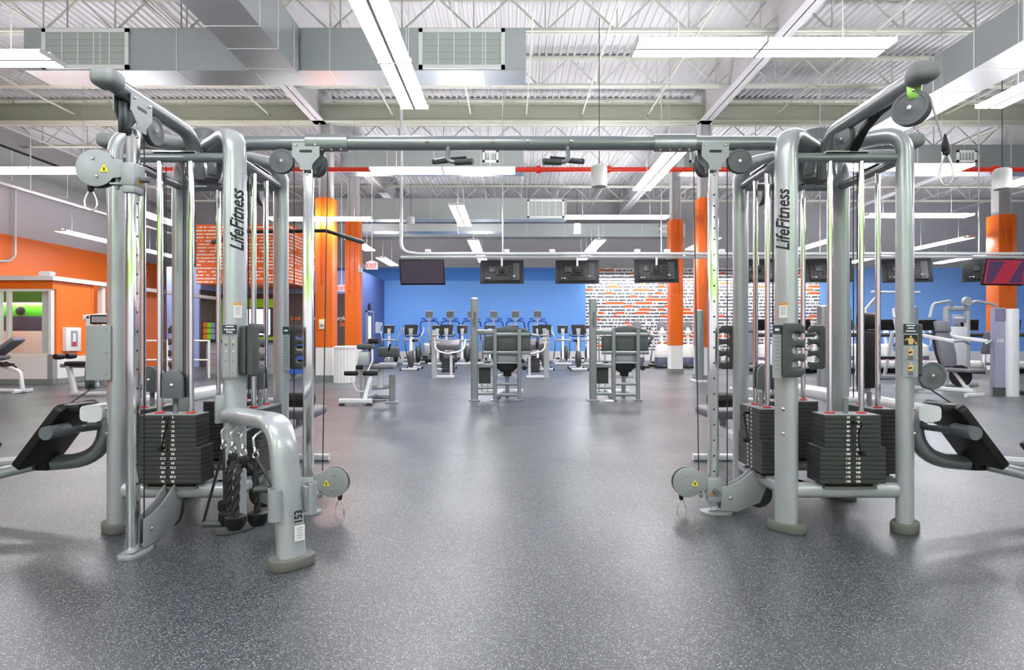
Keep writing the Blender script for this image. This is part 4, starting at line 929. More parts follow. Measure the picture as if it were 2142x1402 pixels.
# screens hung from a long pipe
ys = 12.7
t = thing('screen_rail', 'long white pipe hung across the hall carrying the screens', 'pipe rail', (0, 0, 0))
MB(lightp).tube(rounded([(-2.37, ys, 6.4), (-2.37, ys, 2.91), (-2.0, ys, 2.86), (23.6, ys, 2.86)], .3, 6), .035, 10).build('rail_pipe', t); MB(lightp).cyl((-2.40, ys+.1, 2.80), (23.6, ys+.1, 2.80), .03, 10).build('lower_pipe', t)
for x in (-.2, 3.2, 6.6, 10.0, 14.0, 18.0): MB(wire_m).cyl((x, ys, 2.86), (x, ys, 6.45), .012, 6).build('drop_rod', t)
for px in (895, 1060, 1155, 1242, 1333, 1395, 1510, 1650): MB(white).box(P(px, 526, ys), (.12, .08, .09), None, .01).build('junction_box', t)
def screen(px, py, lab, front=False, rz=0.0, w=.93, mm=None, tilt=.28, stripe=False, dy=0):
    c = P(px, py, ys+dy); t = thing('television', lab, 'television', (c.x, ys+dy, c.z), rz+(PI if not front else 0), 'screens hung from the pipe rail')
    R_ = Matrix.Rotation(tilt, 3, 'X')       # face looks a little down, towards -y
    def pt(x, y, z): return R_ @ V((x, y, z))
    h = w*.57
    MB(tvback).box(pt(0, .03, 0), (w, .05, h), R_, .01).build('casing', t)
    b = MB(tvback).box(pt(0, .07, -.02), (w*.82, .04, h*.8), R_, .012); b.use(tvback2).box(pt(-w*.33, .095, -.02), (w*.14, .01, h*.72), R_); b.use(black).box(pt(0, .10, .0), (.26, .03, .2), R_); b.use(tvback2).box(pt(.2, .10, .03), (.14, .02, .13), R_, .004)
    for k in range(5): b.use(black).box(pt(-.30+k*.15, .095, -h*.34), (.05, .012, .03), R_)
    b.use(white).box(pt(-.26, .096, -.12), (.05, .008, .03), R_).box(pt(.29, .096, -.17), (.09, .008, .02), R_); b.use(tvback2)
    for z in (.03, .10): b.box(pt(-.19, .096, z), (.14, .008, .02), R_)
    b.build('back_panel', t)
    s = MB(mm or screen_m).box(pt(0, .003, .008), (w-.05, .006, h-.06), R_)
    if stripe: s.use(screen_p).prism([(-.43, -.23), (-.27, -.23), (-.05, .23), (-.43, .23)], .002, pt(0, -.0015, .008), (1, 0, 0), R_ @ V((0, 0, 1))); s.prism([(.12, -.23), (.43, -.23), (.43, .23), (.33, .23)], .002, pt(0, -.0015, .008), (1, 0, 0), R_ @ V((0, 0, 1)))
    s.build('screen', t)
    k = 1; MB(white).cyl((0, .10, .05), (0, .10, 2.77-c.z), .022, 10).build('mount_pole', t); MB(black).box((0, .09, .04), (.12, .10, .16), None, .01).build('mount_bracket', t)
    return t
screen(883, 570, 'plum dark screen facing the viewer, leftmost on the pipe rail', True, -.05, .97)
for px, py, rz, lab in ((1050, 570, 0, 'back of a black screen directly above the nearer leg press, second on the rail'),
    (1207, 570, -.05, 'back of a black screen overlapping the left edge of the wall of words'),
    (1372, 568, -.10, 'back of a black screen partly before the free orange column'),
    (1582, 568, -.05, 'back of a black screen hidden between the right tower left posts'),
    (1732, 567, -.25, 'back of a black screen behind the chrome rods of the right tower'),
    (1895, 567, -.30, 'back of a black screen cut by the right post of the right tower'),
    (2066, 566, -.62, 'back of a black screen touching the maroon screen at the right edge')):
    screen(px, py, lab, rz=rz, dy=.75 if px > 2000 else 0)
screen(2103, 570, 'maroon screen facing the viewer at the right edge before the orange column', True, .12, 1.0, screen_r, .2, True)

# ================================================================ TRAINING MACHINES BEHIND
def lf_post(m, x, y, h, w=.125, d=.11): m.use(steel).rbar([(x, y, .0), (x, y, h-.03)], w, d, (1, 0, 0), 5); m.use(lightp).lathe([(w*.45, 0), (w*.42, .02), (0, .035)], (x, y, h-.03), (0, 0, 1), 16); return m
# two press machines seen from behind
def press(loc, lab, rz=0):
    t = thing('press_machine', lab, 'exercise machine', loc, rz, 'press machines with their backs turned')
    m = MB(steel); lf_post(m, -.55, .0, 1.76); m.use(plateg).box((-.55, 0, .012), (.2, .17, .024), None, .006); m.use(ink_b).text('LifeFitness', .085, (-.55, -.057, 1.38), (0, 0, 1), (-1, 0, 0), shear=.3, sx=.75, bold=.001); m.build('tower_post', t)
    for x in (-.20, .215):
        f = MB(steel).rbar([(x, 0, 0), (x, 0, 1.22)], .07, .06, (1, 0, 0)); f.box((x, 0, .01), (.13, .12, .02), None, .005); f.build('upright', t)
    for xa, xb, z, h in ((-.55, -.2, 1.17, .09), (-.55, -.2, .60, .08), (-.2, .39, 1.13, .06), (-.40, .40, .82, .06), (-.2, .215, .645, .035), (-.2, .215, .285, .05), (-.2, .215, .10, .06), (-.55, -.2, .22, .05), (-.55, -.2, .12, .05)):
        MB(steel).rbar([(xa, .0, z), (xb, .0, z)], h, .05, (0, 0, 1)).build('cross_bar', t)
    for z in (1.20, .64): MB(lightp).box((-.47, 0, z), (.18, .1, .03), None, .01).build('corner_cap', t)
    MB(vinyl_d).box((.01, .09, .975), (.80, .09, .27), None, .03, 3).build('back_pad', t)
    hp = [(-.28, 0)]+[(-.28+.68*k/12, .10*math.sin(PI*(.12+.82*k/12))+.03) for k in range(13)]+[(.40, 0)]
    MB(vinyl_d).prism(hp, .08, (0, .09, 1.14), (1, 0, 0), (0, 0, 1), .01).build('head_pad', t); MB(plateg).box((.01, .05, .74), (.36, .02, .15), None, .004).build('back_plate', t)
    MB(black).prism([(-.17, .16), (.18, .16), (.18, .06), (.10, -.02), (-.09, -.02), (-.17, .05)], .34, (.0, .22, .50), (1, 0, 0), (0, 0, 1), .02).build('seat', t)
    m = MB(black).box((.01, .15, .46), (.14, .1, .1), None, .02); m.use(steel).rbar([(.01, .2, .02), (.01, .2, .5)], .07, .07, (1, 0, 0)); m.use(lightp).box((-.10, .3, .40), (.12, .3, .05), None, .01).box((.12, .3, .40), (.12, .3, .05), None, .01); m.build('seat_carriage', t)
    m = MB(steel).tube(rounded([(.4, .05, 1.12), (.55, .3, 1.1), (.55, .75, .95)], .2, 5), .03, 10); m.use(black).cyl((.55, .6, 1.0), (.55, .85, .9), .035, 12); m.build('press_arm', t)
    m = MB(iron)
    for k in range(14): m.box((-.38, .12, .3+k*.027), (.2, .14, .025))
    m.build('weight_stack', t)
    for x in (-.43, -.33): MB(chrome).cyl((x, .12, .1), (x, .12, 1.15), .012, 10).build('guide_rod', t)
    m = MB(lightp).rbar([(-.2, 0, .06), (-.1, 1.2, .06)], .07, .07, (0, 0, 1)); m.rbar([(-.45, 1.2, .05), (.3, 1.2, .05)], .07, .06, (0, 0, 1)); m.build('base_rail', t)
    MB(black).lathe([(.0, -.03), (.04, -.025), (.045, 0), (.04, .025), (0, .03)], (.30, .0, .56), (0, 1, 0), 16).build('adjust_knob', t)
    return t
press((-.09, 10.1, 0), 'grey press machine seen from behind in the middle of the hall')
press((1.93, 10.1, 0), 'grey press machine seen from behind before the wall of words')
m = MB(white).prism(racetrack(.08, .05, 16, 3), .03, (1.62, 9.9, .016), (1, 0, 0), (0, 1, 0), .008); solo(m, 'paper_towel', 'small white folded cloth on the floor by the right press machine', 'cloth')
# leg machine in the left aisle
t = thing('leg_machine', 'small grey leg machine with foam rollers right of the orange columns', 'exercise machine', (-2.33, 9.45, 0))
MB(lightp).rbar([(-.42, 0, .065), (.10, 0, .065)], .085, .08, (0, 0, 1)).build('base_bar', t); MB(plateg).rbar([(-.26, .75, .06), (.26, .75, .06)], .08, .08, (0, 0, 1)).build('base_bar', t)
for x in (-.38, .06): MB(black).box((x, 0, .014), (.08, .09, .028), None, .008).build('rubber_foot', t)
MB(lightp).rbar([(-.02, .0, .08), (.06, .18, .52)], .07, .06, (1, 0, 0)).build('front_strut', t); MB(steel).rbar([(.35, .35, .03), (.35, .35, .47)], .10, .12, (1, 0, 0)).build('end_post', t); MB(plateg).box((.35, .35, .012), (.2, .2, .022), None, .005).build('post_plate', t)
MB(plateg).rbar([(-.02, .1, .1), (-.02, .8, .1)], .06, .06, (0, 0, 1)).build('base_spine', t); MB(plateg).rbar([(.02, .35, .25), (.38, .35, .28)], .08, .07, (0, 0, 1)).build('seat_rail', t)
MB(vinyl).box((.20, .35, .60), (.40, .36, .07), None, .025, 3).build('seat', t); MB(lightp).rbar([(.16, .35, .25), (.16, .35, .57)], .1, .09, (1, 0, 0)).build('seat_post', t)
MB(vinyl_d).box((.24, .62, .83), (.36, .08, .17), None, .03, 3).build('back_pad', t); MB(vinyl_d).box((-.06, .25, .93), (.26, .22, .09), None, .03, 3).build('chest_pad', t); MB(black).box((.07, .25, 1.02), (.17, .1, .09), None, .02).build('console_box', t)
MB(silver).prism([(-.16, -.12), (.02, -.1), (.05, .13), (-.12, .13)], .14, (-.04, .25, .72), (1, 0, 0), (0, 0, 1), .02).build('body_cover', t); MB(silver).rbar([(-.10, .25, .1), (-.10, .25, .62)], .1, .1, (1, 0, 0)).build('body_post', t)
for x, z, w in ((-.27, .50, .22), (.04, .50, .24), (-.13, .60, .12)): MB(black).lathe([(.02, -w/2), (.036, -w/2+.01), (.038, 0), (.036, w/2-.01), (.02, w/2)], (x, .12, z), (1, 0, 0), 16).build('foam_roller', t)
MB(lightp).tube(rounded([(-.27, .12, .44), (-.17, .1, .2), (-.04, .1, .22)], .1, 6), .014, 8).build('curved_bar', t); MB(white).tube(rounded([(.05, .2, .95), (.07, .15, .7), (-.02, .14, .5)], .2, 6), .014, 8).build('handle_bar', t)
for sx in (-.03, .28): MB(black).cyl((sx, .4, .86), (sx+.05 if sx > 0 else sx-.03, .3, .98), .016, 10).build('hand_grip', t)
# two padded benches with curved white handles
def pad_bench(loc, lab, s=1):
    t = thing('padded_bench', lab, 'exercise bench', loc, 0, 'padded benches beyond the press machines')
    MB(silver).rbar([(-s*.27, 0, 0), (-s*.27, 0, 1.25)], .14, .1, (1, 0, 0)).build('upright', t); MB(lightp).rbar([(s*.17, 0, .05), (s*.17, 0, .60)], .07, .06, (1, 0, 0)).build('leg', t); MB(lightp).rbar([(-s*.33, 0, .04), (s*.25, 0, .04)], .08, .07, (0, 0, 1)).build('base_bar', t)
    MB(vinyl).box((s*.07, .2, .86), (.62, .5, .16), Matrix.Rotation(.25, 3, 'X'), .04, 3).build('pad', t); MB(white).tube(rounded([(-s*.25, -.05, 1.05), (-s*.22, -.12, .72), (s*.1, -.16, .64), (s*.5, -.12, .72), (s*.52, .2, .98)], .2, 6), .024, 10).build('curved_handle', t)
    m = MB(iron)
    for k in range(7): m.box((s*.05, .42, .15+k*.055), (.34-.02*(k % 2), .16, .045))
    m.build('weight_plates', t)
    for z in (1.12, 1.02, .92): MB(wire_m).cyl((-s*.30, -.08, z), (-s*.12, -.08, z), .02, 10).build('bar_catch', t)
pad_bench((-1.74, 15.3, 0), 'padded bench with curved white handle left of the middle press machine'); pad_bench((.62, 15.3, 0), 'padded bench with curved white handle right of the middle press machine', -1)

# upright bikes: console on a white post over a fat dark flywheel cover
def make_bike(lab):
    t = thing('exercise_bike', lab, 'exercise bike', (0, 0, 0), 0, 'exercise bikes before the blue wall')
    for y, w in ((-.52, .27), (.55, .24)):
        b = MB(lightp).rbar([(-w, y, .05), (w, y, .05)], .07, .07, (0, 0, 1)); b.build('stabiliser', t)
        for s in (-1, 1): MB(black).box((s*w, y, .045), (.05, .09, .09), None, .02).build('end_cap', t)
    MB(holder_m).lathe([(0, -.10), (.17, -.085), (.27, -.05), (.29, 0), (.27, .05), (.17, .085), (0, .10)], (0, -.22, .36), (1, 0, 0), 28).build('flywheel_cover', t)
    MB(lightp).rbar([(0, -.5, .07), (0, .55, .07)], .07, .07, (0, 0, 1)).build('spine', t)
    MB(white).rbar([(0, -.34, .5), (0, -.22, 1.12)], .07, .06, (1, 0, 0)).build('console_post', t); MB(steel).rbar([(0, .20, .3), (0, .34, .9)], .06, .06, (1, 0, 0)).build('seat_post', t); MB(black).prism([(-.11, -.14), (.11, -.14), (.05, .16), (-.05, .16)], .07, (0, .34, .94), (1, 0, 0), (0, -1, 0), .02).build('saddle', t)
    c = MB(black).prism([(-.19, -.16), (.19, -.16), (.22, .14), (.19, .16), (-.19, .16), (-.22, .14)], .05, (0, -.2, 1.29), (1, 0, 0), (0, .25, 1), .012); o = c.build('console', t)
    MB(plateg).prism([(-.05, -.2), (.05, -.2), (.07, .06), (-.07, .06)], .05, (0, -.235, 1.27), (1, 0, 0), (0, .25, 1), .015).build('console_stem', o)
    for s in (-1, 1): MB(black).tube(rounded([(0, -.2, 1.08), (s*.2, -.16, 1.08), (s*.26, .05, 1.12), (s*.2, .12, 1.14)], .08, 4), .02, 8).build('handlebar', t); MB(black).box((s*.16, -.15+s*.1, .32-s*.08), (.1, .2, .03), None, .01).build('pedal', t)
    return t
def make_cross(lab):
    t = thing('cross_trainer', lab, 'cross trainer', (0, 0, 0), 0, 'cross trainers before the blue wall')
    MB(lightp).rbar([(-.32, -.5, .05), (.32, -.5, .05)], .08, .07, (0, 0, 1)).build('stabiliser', t); MB(lightp).rbar([(-.3, .9, .05), (.3, .9, .05)], .08, .07, (0, 0, 1)).build('stabiliser', t); MB(steel).prism([(-.15, 0), (.15, 0), (.07, .16), (-.07, .16)], .4, (0, -.3, .08), (1, 0, 0), (0, 0, 1), .02).build('foot_cover', t)
    MB(white).rbar([(0, -.4, .1), (0, -.3, 1.15)], .08, .07, (1, 0, 0)).build('console_post', t); MB(holder_m).lathe([(0, -.11), (.2, -.1), (.31, -.05), (.32, .05), (.2, .1), (0, .11)], (.12, .35, .38), (1, .2, 0), 28).build('flywheel_cover', t)
    MB(plateg).box((0, -.32, .93), (.56, .14, .07), None, .03).build('grip_bar', t)
    c = MB(black).prism([(-.18, -.15), (.18, -.15), (.20, .15), (-.20, .15)], .05, (0, -.28, 1.33), (1, 0, 0), (0, .25, 1), .02).build('console', t); MB(plateg).prism([(-.05, -.2), (.05, -.2), (.07, .06), (-.07, .06)], .05, (0, -.315, 1.30), (1, 0, 0), (0, .25, 1), .015).build('console_stem', c); MB(lightp).box((0, -.28, 1.485), (.34, .05, .02)).build('console_rim', c)
    for s in (-1, 1):
        MB(steel).tube(rounded([(s*.3, .35, .2), (s*.27, -.25, .75), (s*.3, -.2, 1.08), (s*.39, -.05, 1.25), (s*.38, .0, 1.42)], .2, 5), .022, 8).build('moving_arm', t); MB(black).box((s*.14, .3, .28+s*.06), (.14, .4, .05), None, .02).build('foot_plate', t)
    return t
def make_stepper(lab):
    t = thing('stair_climber', lab, 'stair climber', (0, 0, 0), 0, 'blue armed climbers along the back wall')
    MB(silver).box((0, .15, .42), (.56, .7, .8), None, .14, 4).build('body_cover', t); MB(black).box((0, .1, .06), (.7, 1.0, .12), None, .02).build('base', t)
    MB(plateg).rbar([(0, -.1, .7), (0, -.1, 1.80)], .07, .07, (1, 0, 0)).build('console_neck', t)
    c = MB(plateg).prism([(-.13, -.17), (.13, -.17), (.17, .12), (.15, .16), (-.15, .16), (-.17, .12)], .08, (0, -.1, 1.96), (1, 0, 0), (0, .2, 1), .03).build('console', t); MB(holder_m).prism([(-.14, -.12), (.14, -.12), (.15, .13), (-.15, .13)], .01, (0, -.15, 1.96), (1, 0, 0), (0, .2, 1)).build('console_back', c)
    MB(blueframe).tube(rounded([(-.37, .1, .9), (-.37, -.05, 1.62), (-.28, -.1, 1.69), (.28, -.1, 1.69), (.37, -.05, 1.62), (.37, .1, .9)], .08, 4), .03, 8).build('hand_frame', t)
    for s in (-1, 1): MB(blueframe).tube(rounded([(s*.14, -.1, 1.69), (s*.2, -.15, 1.8), (s*.32, -.1, 1.78)], .06, 4), .028, 8).build('hand_grip', t); MB(black).box((s*.15, -.28, .3+s*.06), (.2, .3, .06), None, .015).build('step', t)
    return t
BX = [(-3.2, 'nearer bike closest to the leg machine, left end of the front bike row'), (-2.08, 'nearer bike just left of the padded bench in front of the blue wall'), (1.03, 'nearer bike right of the middle press machine'), (2.1, 'nearer bike just left of the right press machine post')]
b0 = make_bike(BX[0][1]); b0.location = (BX[0][0], 19.0, 0)
for x, lab in BX[1:]: dup(b0, (x, 19.0, 0), 0, lab)
CXS = [-4.62, -3.75, -2.81, -1.87, -.83, .04, .97, 1.91, 2.85]
c0 = make_cross('cross trainer first from the slate blue side wall'); c0.location = (CXS[0], 22.6, 0)
for k, x in enumerate(CXS[1:]): dup(c0, (x, 22.6, 0), 0, 'cross trainer %s from the slate blue side wall, farther row' % ORD[k+1])
SX = [-3.39, -2.53, -1.66, -.74, .14, 1.04]
s0 = make_stepper('first climber with blue hand frame from the left along the blue back wall'); s0.location = (SX[0], 24.4, 0)
for k, x in enumerate(SX[1:]): dup(s0, (x, 24.4, 0), 0, '%s climber with blue hand frame from the left along the blue back wall' % ORD[k+1])
# white bodied arc trainers and treadmills on the right
def make_arc(lab):
    t = thing('arc_trainer', lab, 'arc trainer', (0, 0, 0), 0, 'white arc trainers before the wall of words')
    MB(white).lathe([(0, .16), (.16, .17), (.24, .28), (.25, .5), (.22, .72), (.12, .80), (0, .81)], (0, 0, 0), (0, 0, 1), 24).build('body_cover', t); MB(steeluse).lathe([(0, .08), (.20, .08), (.245, .2), (.252, .36), (0, .37)], (0, 0, 0), (0, 0, 1), 24).build('lower_cover', t)
    for y in (-.42, .6): MB(black).rbar([(-.34, y, .04), (.34, y, .04)], .07, .06, (0, 0, 1)).build('stabiliser', t)
    MB(plateg).rbar([(0, -.42, .05), (0, .6, .05)], .07, .07, (0, 0, 1)).build('spine', t); MB(white).rbar([(0, -.05, .75), (0, .05, 1.2)], .09, .08, (1, 0, 0)).build('console_post', t)
    c = MB(vinyl).prism([(-.17, -.16), (.17, -.16), (.15, .10), (.10, .15), (-.10, .15), (-.15, .10)], .06, (0, .05, 1.44), (1, 0, 0), (0, .3, 1), .025).build('console', t); MB(white).prism([(-.12, -.2), (.12, -.2), (.03, .02), (-.03, .02)], .05, (0, 0, 1.36), (1, 0, 0), (0, .3, 1), .01).build('console_stem', c)
    for s in (-1, 1):
        MB(lightp).tube(rounded([(s*.28, .5, .2), (s*.32, -.05, .75), (s*.30, -.1, 1.05), (s*.38, .1, 1.3)], .2, 5), .03, 8).build('moving_arm', t); MB(black).tube([(s*.37, .07, 1.22), (s*.39, .12, 1.36)], .034, 8).build('arm_grip', t); MB(black).box((s*.18, .35, .2+s*.04), (.15, .42, .06), None, .02).build('foot_plate', t)
    return t
AX = [4.3, 5.16, 6.05, 6.92, 7.8, 8.7, 9.6, 11.2, 12.4, 13.6, 14.9, 16.3]
a0 = make_arc('first white arc trainer from the right press machine'); a0.location = (AX[0], 20.4, 0)
for k, x in enumerate(AX[1:]): dup(a0, (x, 20.4 if x < 10 else 21.6, 0), 0, '%s white arc trainer from the right press machine' % ORD[k+1])
def make_tread(lab):
    t = thing('treadmill', lab, 'treadmill', (0, 0, 0), 0, 'treadmills on the right')
    MB(black).box((0, .3, .16), (.56, 1.7, .05), None, .01).build('running_belt', t)
    for s in (-1, 1): MB(lightp).box((s*.34, .3, .16), (.11, 1.75, .1), None, .03).build('side_rail', t); MB(lightp).rbar([(s*.36, -.55, .2), (s*.36, -.25, 1.1)], .09, .08, (0, 1, 0)).build('upright', t); MB(black).cyl((s*.36, -.25, 1.02), (s*.34, .25, .98), .025, 10).build('handrail', t)
    MB(lightp).box((0, -.62, .25), (.74, .42, .24), None, .09, 4).build('motor_hood', t); MB(redacc).box((0, -.55, .378), (.5, .16, .012), None, .004).build('hood_stripe', t); MB(black).box((0, .3, .06), (.6, 1.6, .08), None, .02).build('base', t)
    MB(holder_m).box((0, -.24, 1.12), (.8, .2, .07), Matrix.Rotation(-.4, 3, 'X'), .025).build('crossbar', t); c = MB(black).prism([(-.20, -.17), (.20, -.17), (.23, .15), (.20, .18), (-.20, .18), (-.23, .15)], .06, (0, -.32, 1.42), (1, 0, 0), (0, -.45, 1), .02).build('console', t)
    MB(plateg).box((0, -.27, 1.44), (.36, .012, .2), Matrix.Rotation(.42, 3, 'X')).build('console_screen', c)
    return t
TX = [(7.7+1.25*k, 18.0) for k in range(10)]
t0 = make_tread('first treadmill from the free orange column, seen between the right tower posts'); t0.location = (TX[0][0], TX[0][1], 0); t0.rotation_euler = (0, 0, -.8)
for k, (x, y) in enumerate(TX[1:]): dup(t0, (x, y, 0), -.8, '%s treadmill from the free orange column, on the right' % ORD[k+1])
# machines standing at the right
def seat_unit(name, lab, loc, rz, hi=1.22, grp=None, arms=True):
    t = thing(name, lab, 'exercise machine', loc, rz, grp)
    pts = [(-.16, 0), (.16, 0), (.21, .25), (.20, .5), (.15, .66), (.15, .70), (-.15, .70), (-.15, .66), (-.20, .5), (-.21, .25)]
    b = MB(vinyl).prism(pts, .07, (0, .2, .52), (1, 0, 0), (0, .22, 1), .02).build('backrest', t); MB(black).prism([(x*1.06, y*1.04-.015) for x, y in pts], .04, (0, .25, .52), (1, 0, 0), (0, .22, 1), .01).build('backrest_shell', b)
    MB(vinyl).box((0, .34, 1.0+.28), (.36, .08, .22), Matrix.Rotation(-.2, 3, 'X'), .03, 3).build('head_pad', t); MB(vinyl).box((0, -.1, .47), (.42, .44, .07), None, .03, 3).build('seat', t); MB(black).lathe([(.0, -.02), (.2, -.02), (.2, .02), (0, .02)], (0, .0, .36), (1, 0, 0), 24).build('seat_quadrant', t)
    MB(lightp).rbar([(0, -.2, .04), (0, .1, .44)], .08, .07, (1, 0, 0)).build('seat_post', t); MB(lightp).rbar([(-.22, -.25, .03), (.22, -.25, .03)], .07, .06, (0, 0, 1)).build('foot_bar', t); MB(lightp).rbar([(0, -.25, .1), (-.1, .9, .1)], .08, .08, (0, 0, 1)).build('base_rail', t)
    if arms:
        for s in (-1, 1): MB(lightp).rbar([(s*.25, .6, 1.12), (s*.42, -.2, 1.0)], .07, .06, (0, 0, 1)).build('press_arm', t); MB(steel).tube(rounded([(s*.42, -.2, 1.0), (s*.35, -.32, 1.02), (s*.2, -.3, .95)], .08, 4), .02, 8).build('arm_grip', t)
    return t
def shroud(name, lab, loc, rz=0, h=1.72, w=.34):
    t = thing(name, lab, 'exercise machine', loc, rz)
    MB(lightp).box((0, 0, .75), (w, .12, 1.1), None, .02).build('weight_shroud', t); MB(kioskm).box((0, -.062, h-.22), (w*.9, .01, .18), None, .003).build('label_panel', t); m = MB(white).prism(rrect(w*.6, .03, .01), .004, (0, -.069, h-.2), (1, 0, 0), (0, 0, 1)); m.build('label_text', t)
    for s in (-1, 1): MB(silver).rbar([(s*(w/2+.05), 0, .0), (s*(w/2+.05), 0, h)], .09, .1, (1, 0, 0)).build('upright', t)
    MB(silver).rbar([(-w/2-.05, 0, h), (w/2+.05, 0, h)], .1, .12, (0, 0, 1)).build('top_beam', t); MB(silver).rbar([(-.4, -.1, .04), (.4, -.1, .04)], .08, .07, (0, 0, 1)).build('base_bar', t)
    return t
seat_unit('shoulder_press', 'grey seated press machine standing before the silver pillar at right', (8.32, 11.0, 0), .3)
t = shroud('fly_machine', 'white tower machine with a lilac label behind the seated press', (9.75, 13.0, 0), .1, 1.70, .40)
for s in (-1, 1): MB(silver).tube(rounded([(s*.1, 0, 1.7), (s*.3, -.15, 1.86), (s*.75, -.2, 1.78), (s*.8, -.2, 1.5)], .12, 4), .03, 8).build('swing_arm', t)
MB(plateg).lathe([(.0, -.04), (.1, -.04), (.1, .04), (0, .04)], (.15, -.1, 1.85), (0, 1, 0), 20).build('cam', t)
MB(vinyl).box((.62, -.2, .95), (.34, .09, .5), Matrix.Rotation(.2, 3, 'X'), .03, 3).build('back_pad', t); MB(vinyl).box((.62, -.45, .5), (.4, .4, .07), None, .03).build('seat', t); MB(silver).rbar([(.62, -.3, .0), (.62, -.3, .48)], .08, .08, (1, 0, 0)).build('seat_post', t)
seat_unit('seated_machine', 'grey padded seat machine seen between the left posts of the right tower', (4.75, 12.2, 0), -.5, arms=False)
t = thing('tower_shroud', 'slim silver machine tower with rounded top seen between the right tower rods', 'exercise machine', (6.85, 12.2, 0), 0, 'slim silver machine towers')
lf_post(MB(lightp), 0, 0, 1.72, .18, .22).build('tower_post', t); MB(lightp).box((0, .1, .03), (.3, .5, .06), None, .01).build('foot_plate', t)
t2 = dup(t, (8.22, 12.2, 0), 0, 'slim silver machine tower with rounded top behind the placard of men exercising')
t2 = dup(t, (6.3, 12.0, 0), 0, 'slim silver machine tower half hidden by the double post of the right tower')
t2 = dup(t, (4.42, 14.0, 0), 0, 'slim silver machine tower behind the chrome column of the right tower')
t = thing('dip_machine', 'white dip and chin machine with bent top arms seen between the right tower rods', 'exercise machine', (9.5, 15.2, 0))
for s in (-.37, .37):
    MB(lightp).rbar([(s+.1, -.25, .05), (s-.05, .0, 1.55)], .10, .08, (0, 1, 0)).build('upright', t); MB(steel).rbar(rounded([(s-.05, 0, 1.55), (s-.02, .1, 1.75), (s+.55, .4, 2.22)], .12, 4), .09, .07, (0, 1, 0)).build('top_arm', t); MB(lightp).rbar([(s-.1, .35, .05), (s-.05, .1, 1.2)], .08, .07, (0, 1, 0)).build('rear_upright', t); MB(black).tube([(s, -.1, 1.05), (s-.3, -.35, .85)], .022, 8).build('dip_grip', t)
MB(lightp).tube([(-.1, .3, 2.25), (1.3, .5, 2.25)], .03, 10).build('chin_bar', t); MB(plateg).rbar([(-.6, -.25, .05), (.7, -.25, .05)], .1, .08, (0, 0, 1)).build('base_bar', t); MB(black).box((-.05, -.3, .55), (.6, .3, .07), None, .02).build('knee_platform', t); MB(vinyl).box((-.35, .05, 1.2), (.3, .1, .35), None, .03).build('pad', t)
# silver pillar with lilac side
t = thing('machine_pillar', 'silver and lilac pillar of a machine before the far right orange column', 'machine pillar', (9.06, 10.9, 0), 0)
MB(lightp).rbar([(.09, 0, 0), (.09, 0, 1.60)], .24, .26, (1, 0, 0), 3).build('front_tube', t); MB(kioskm).lohi((-.22, -.05, .0), (-.02, .06, 1.62)).build('side_panel', t); m = MB(holder_m).lohi((-.222, -.053, .0), (-.018, .0, .16)); m.build('kick_plate', t); m = MB(mat('violet_label', '6f6a86', .4)).lohi((-.222, -.055, 1.38), (-.018, -.05, 1.60)); m.build('label', t)
m = MB(ink_w).text('ink', .12, (-.12, -.0535, 1.02), sx=.9); m.build('lettering', t)
t = thing('cable_machine', 'dark grey machine arm cut off by the right edge behind the silver pillar', 'exercise machine', (9.75, 11.0, 0), 0)
MB(steel).tube(rounded([(-.1, 0, 1.38), (.05, 0, 1.5), (.4, 0, 1.52)], .15, 5), .05, 12).build('top_arm', t); MB(plateg).prism([(-.14, .0), (.25, .0), (.25, .35), (-.16, .3)], .12, (0, 0, 1.05), (1, 0, 0), (0, 0, 1), .02).build('head_cover', t); MB(steel).rbar([(.1, 0, .0), (.1, 0, 1.1)], .16, .12, (1, 0, 0)).build('upright', t); MB(black).box((-.08, .05, .55), (.1, .2, .7), None, .03).build('pad', t); MB(black).box((-.1, 0, .04), (.24, .3, .08), None, .02).build('base', t)
# machines at the left
t = thing('adjustable_bench', 'grey adjustable bench with raised back at the far left', 'exercise bench', (-9.75, 11.45, 0))
MB(vinyl).box((.02, 0, .90), (.52, .30, .09), Matrix.Rotation(-.62, 3, 'Y'), .03, 3).build('backrest', t); MB(vinyl).box((-.22, 0, .66), (.36, .30, .08), Matrix.Rotation(-.2, 3, 'Y'), .03, 3).build('seat', t); MB(black).box((-.2, 0, .57), (.5, .26, .05), Matrix.Rotation(.12, 3, 'Y'), .015).build('seat_shell', t)
MB(lightp).rbar(rounded([(-.1, 0, .52), (.25, 0, .42), (.30, 0, .06)], .12, 5), .07, .06, (0, 1, 0)).build('rear_leg', t); MB(lightp).rbar([(-.3, 0, .05), (.38, 0, .05)], .08, .06, (0, 1, 0)).build('base_rail', t); MB(lightp).rbar([(-.2, 0, .05), (-.2, 0, .56)], .07, .07, (1, 0, 0)).build('front_post', t); MB(black).tube(rounded([(.05, -.1, .6), (.2, -.14, .56), (.3, -.14, .5)], .06, 4), .015, 8).build('lever', t); MB(lightp).rbar([(.3, -.22, .04), (.3, .22, .04)], .07, .05, (0, 0, 1)).build('rear_foot', t)
t = thing('leg_curl_bench', 'low lying leg curl machine with dark pads before the fire extinguisher cabinet', 'exercise machine', (-7.9, 10.85, 0))
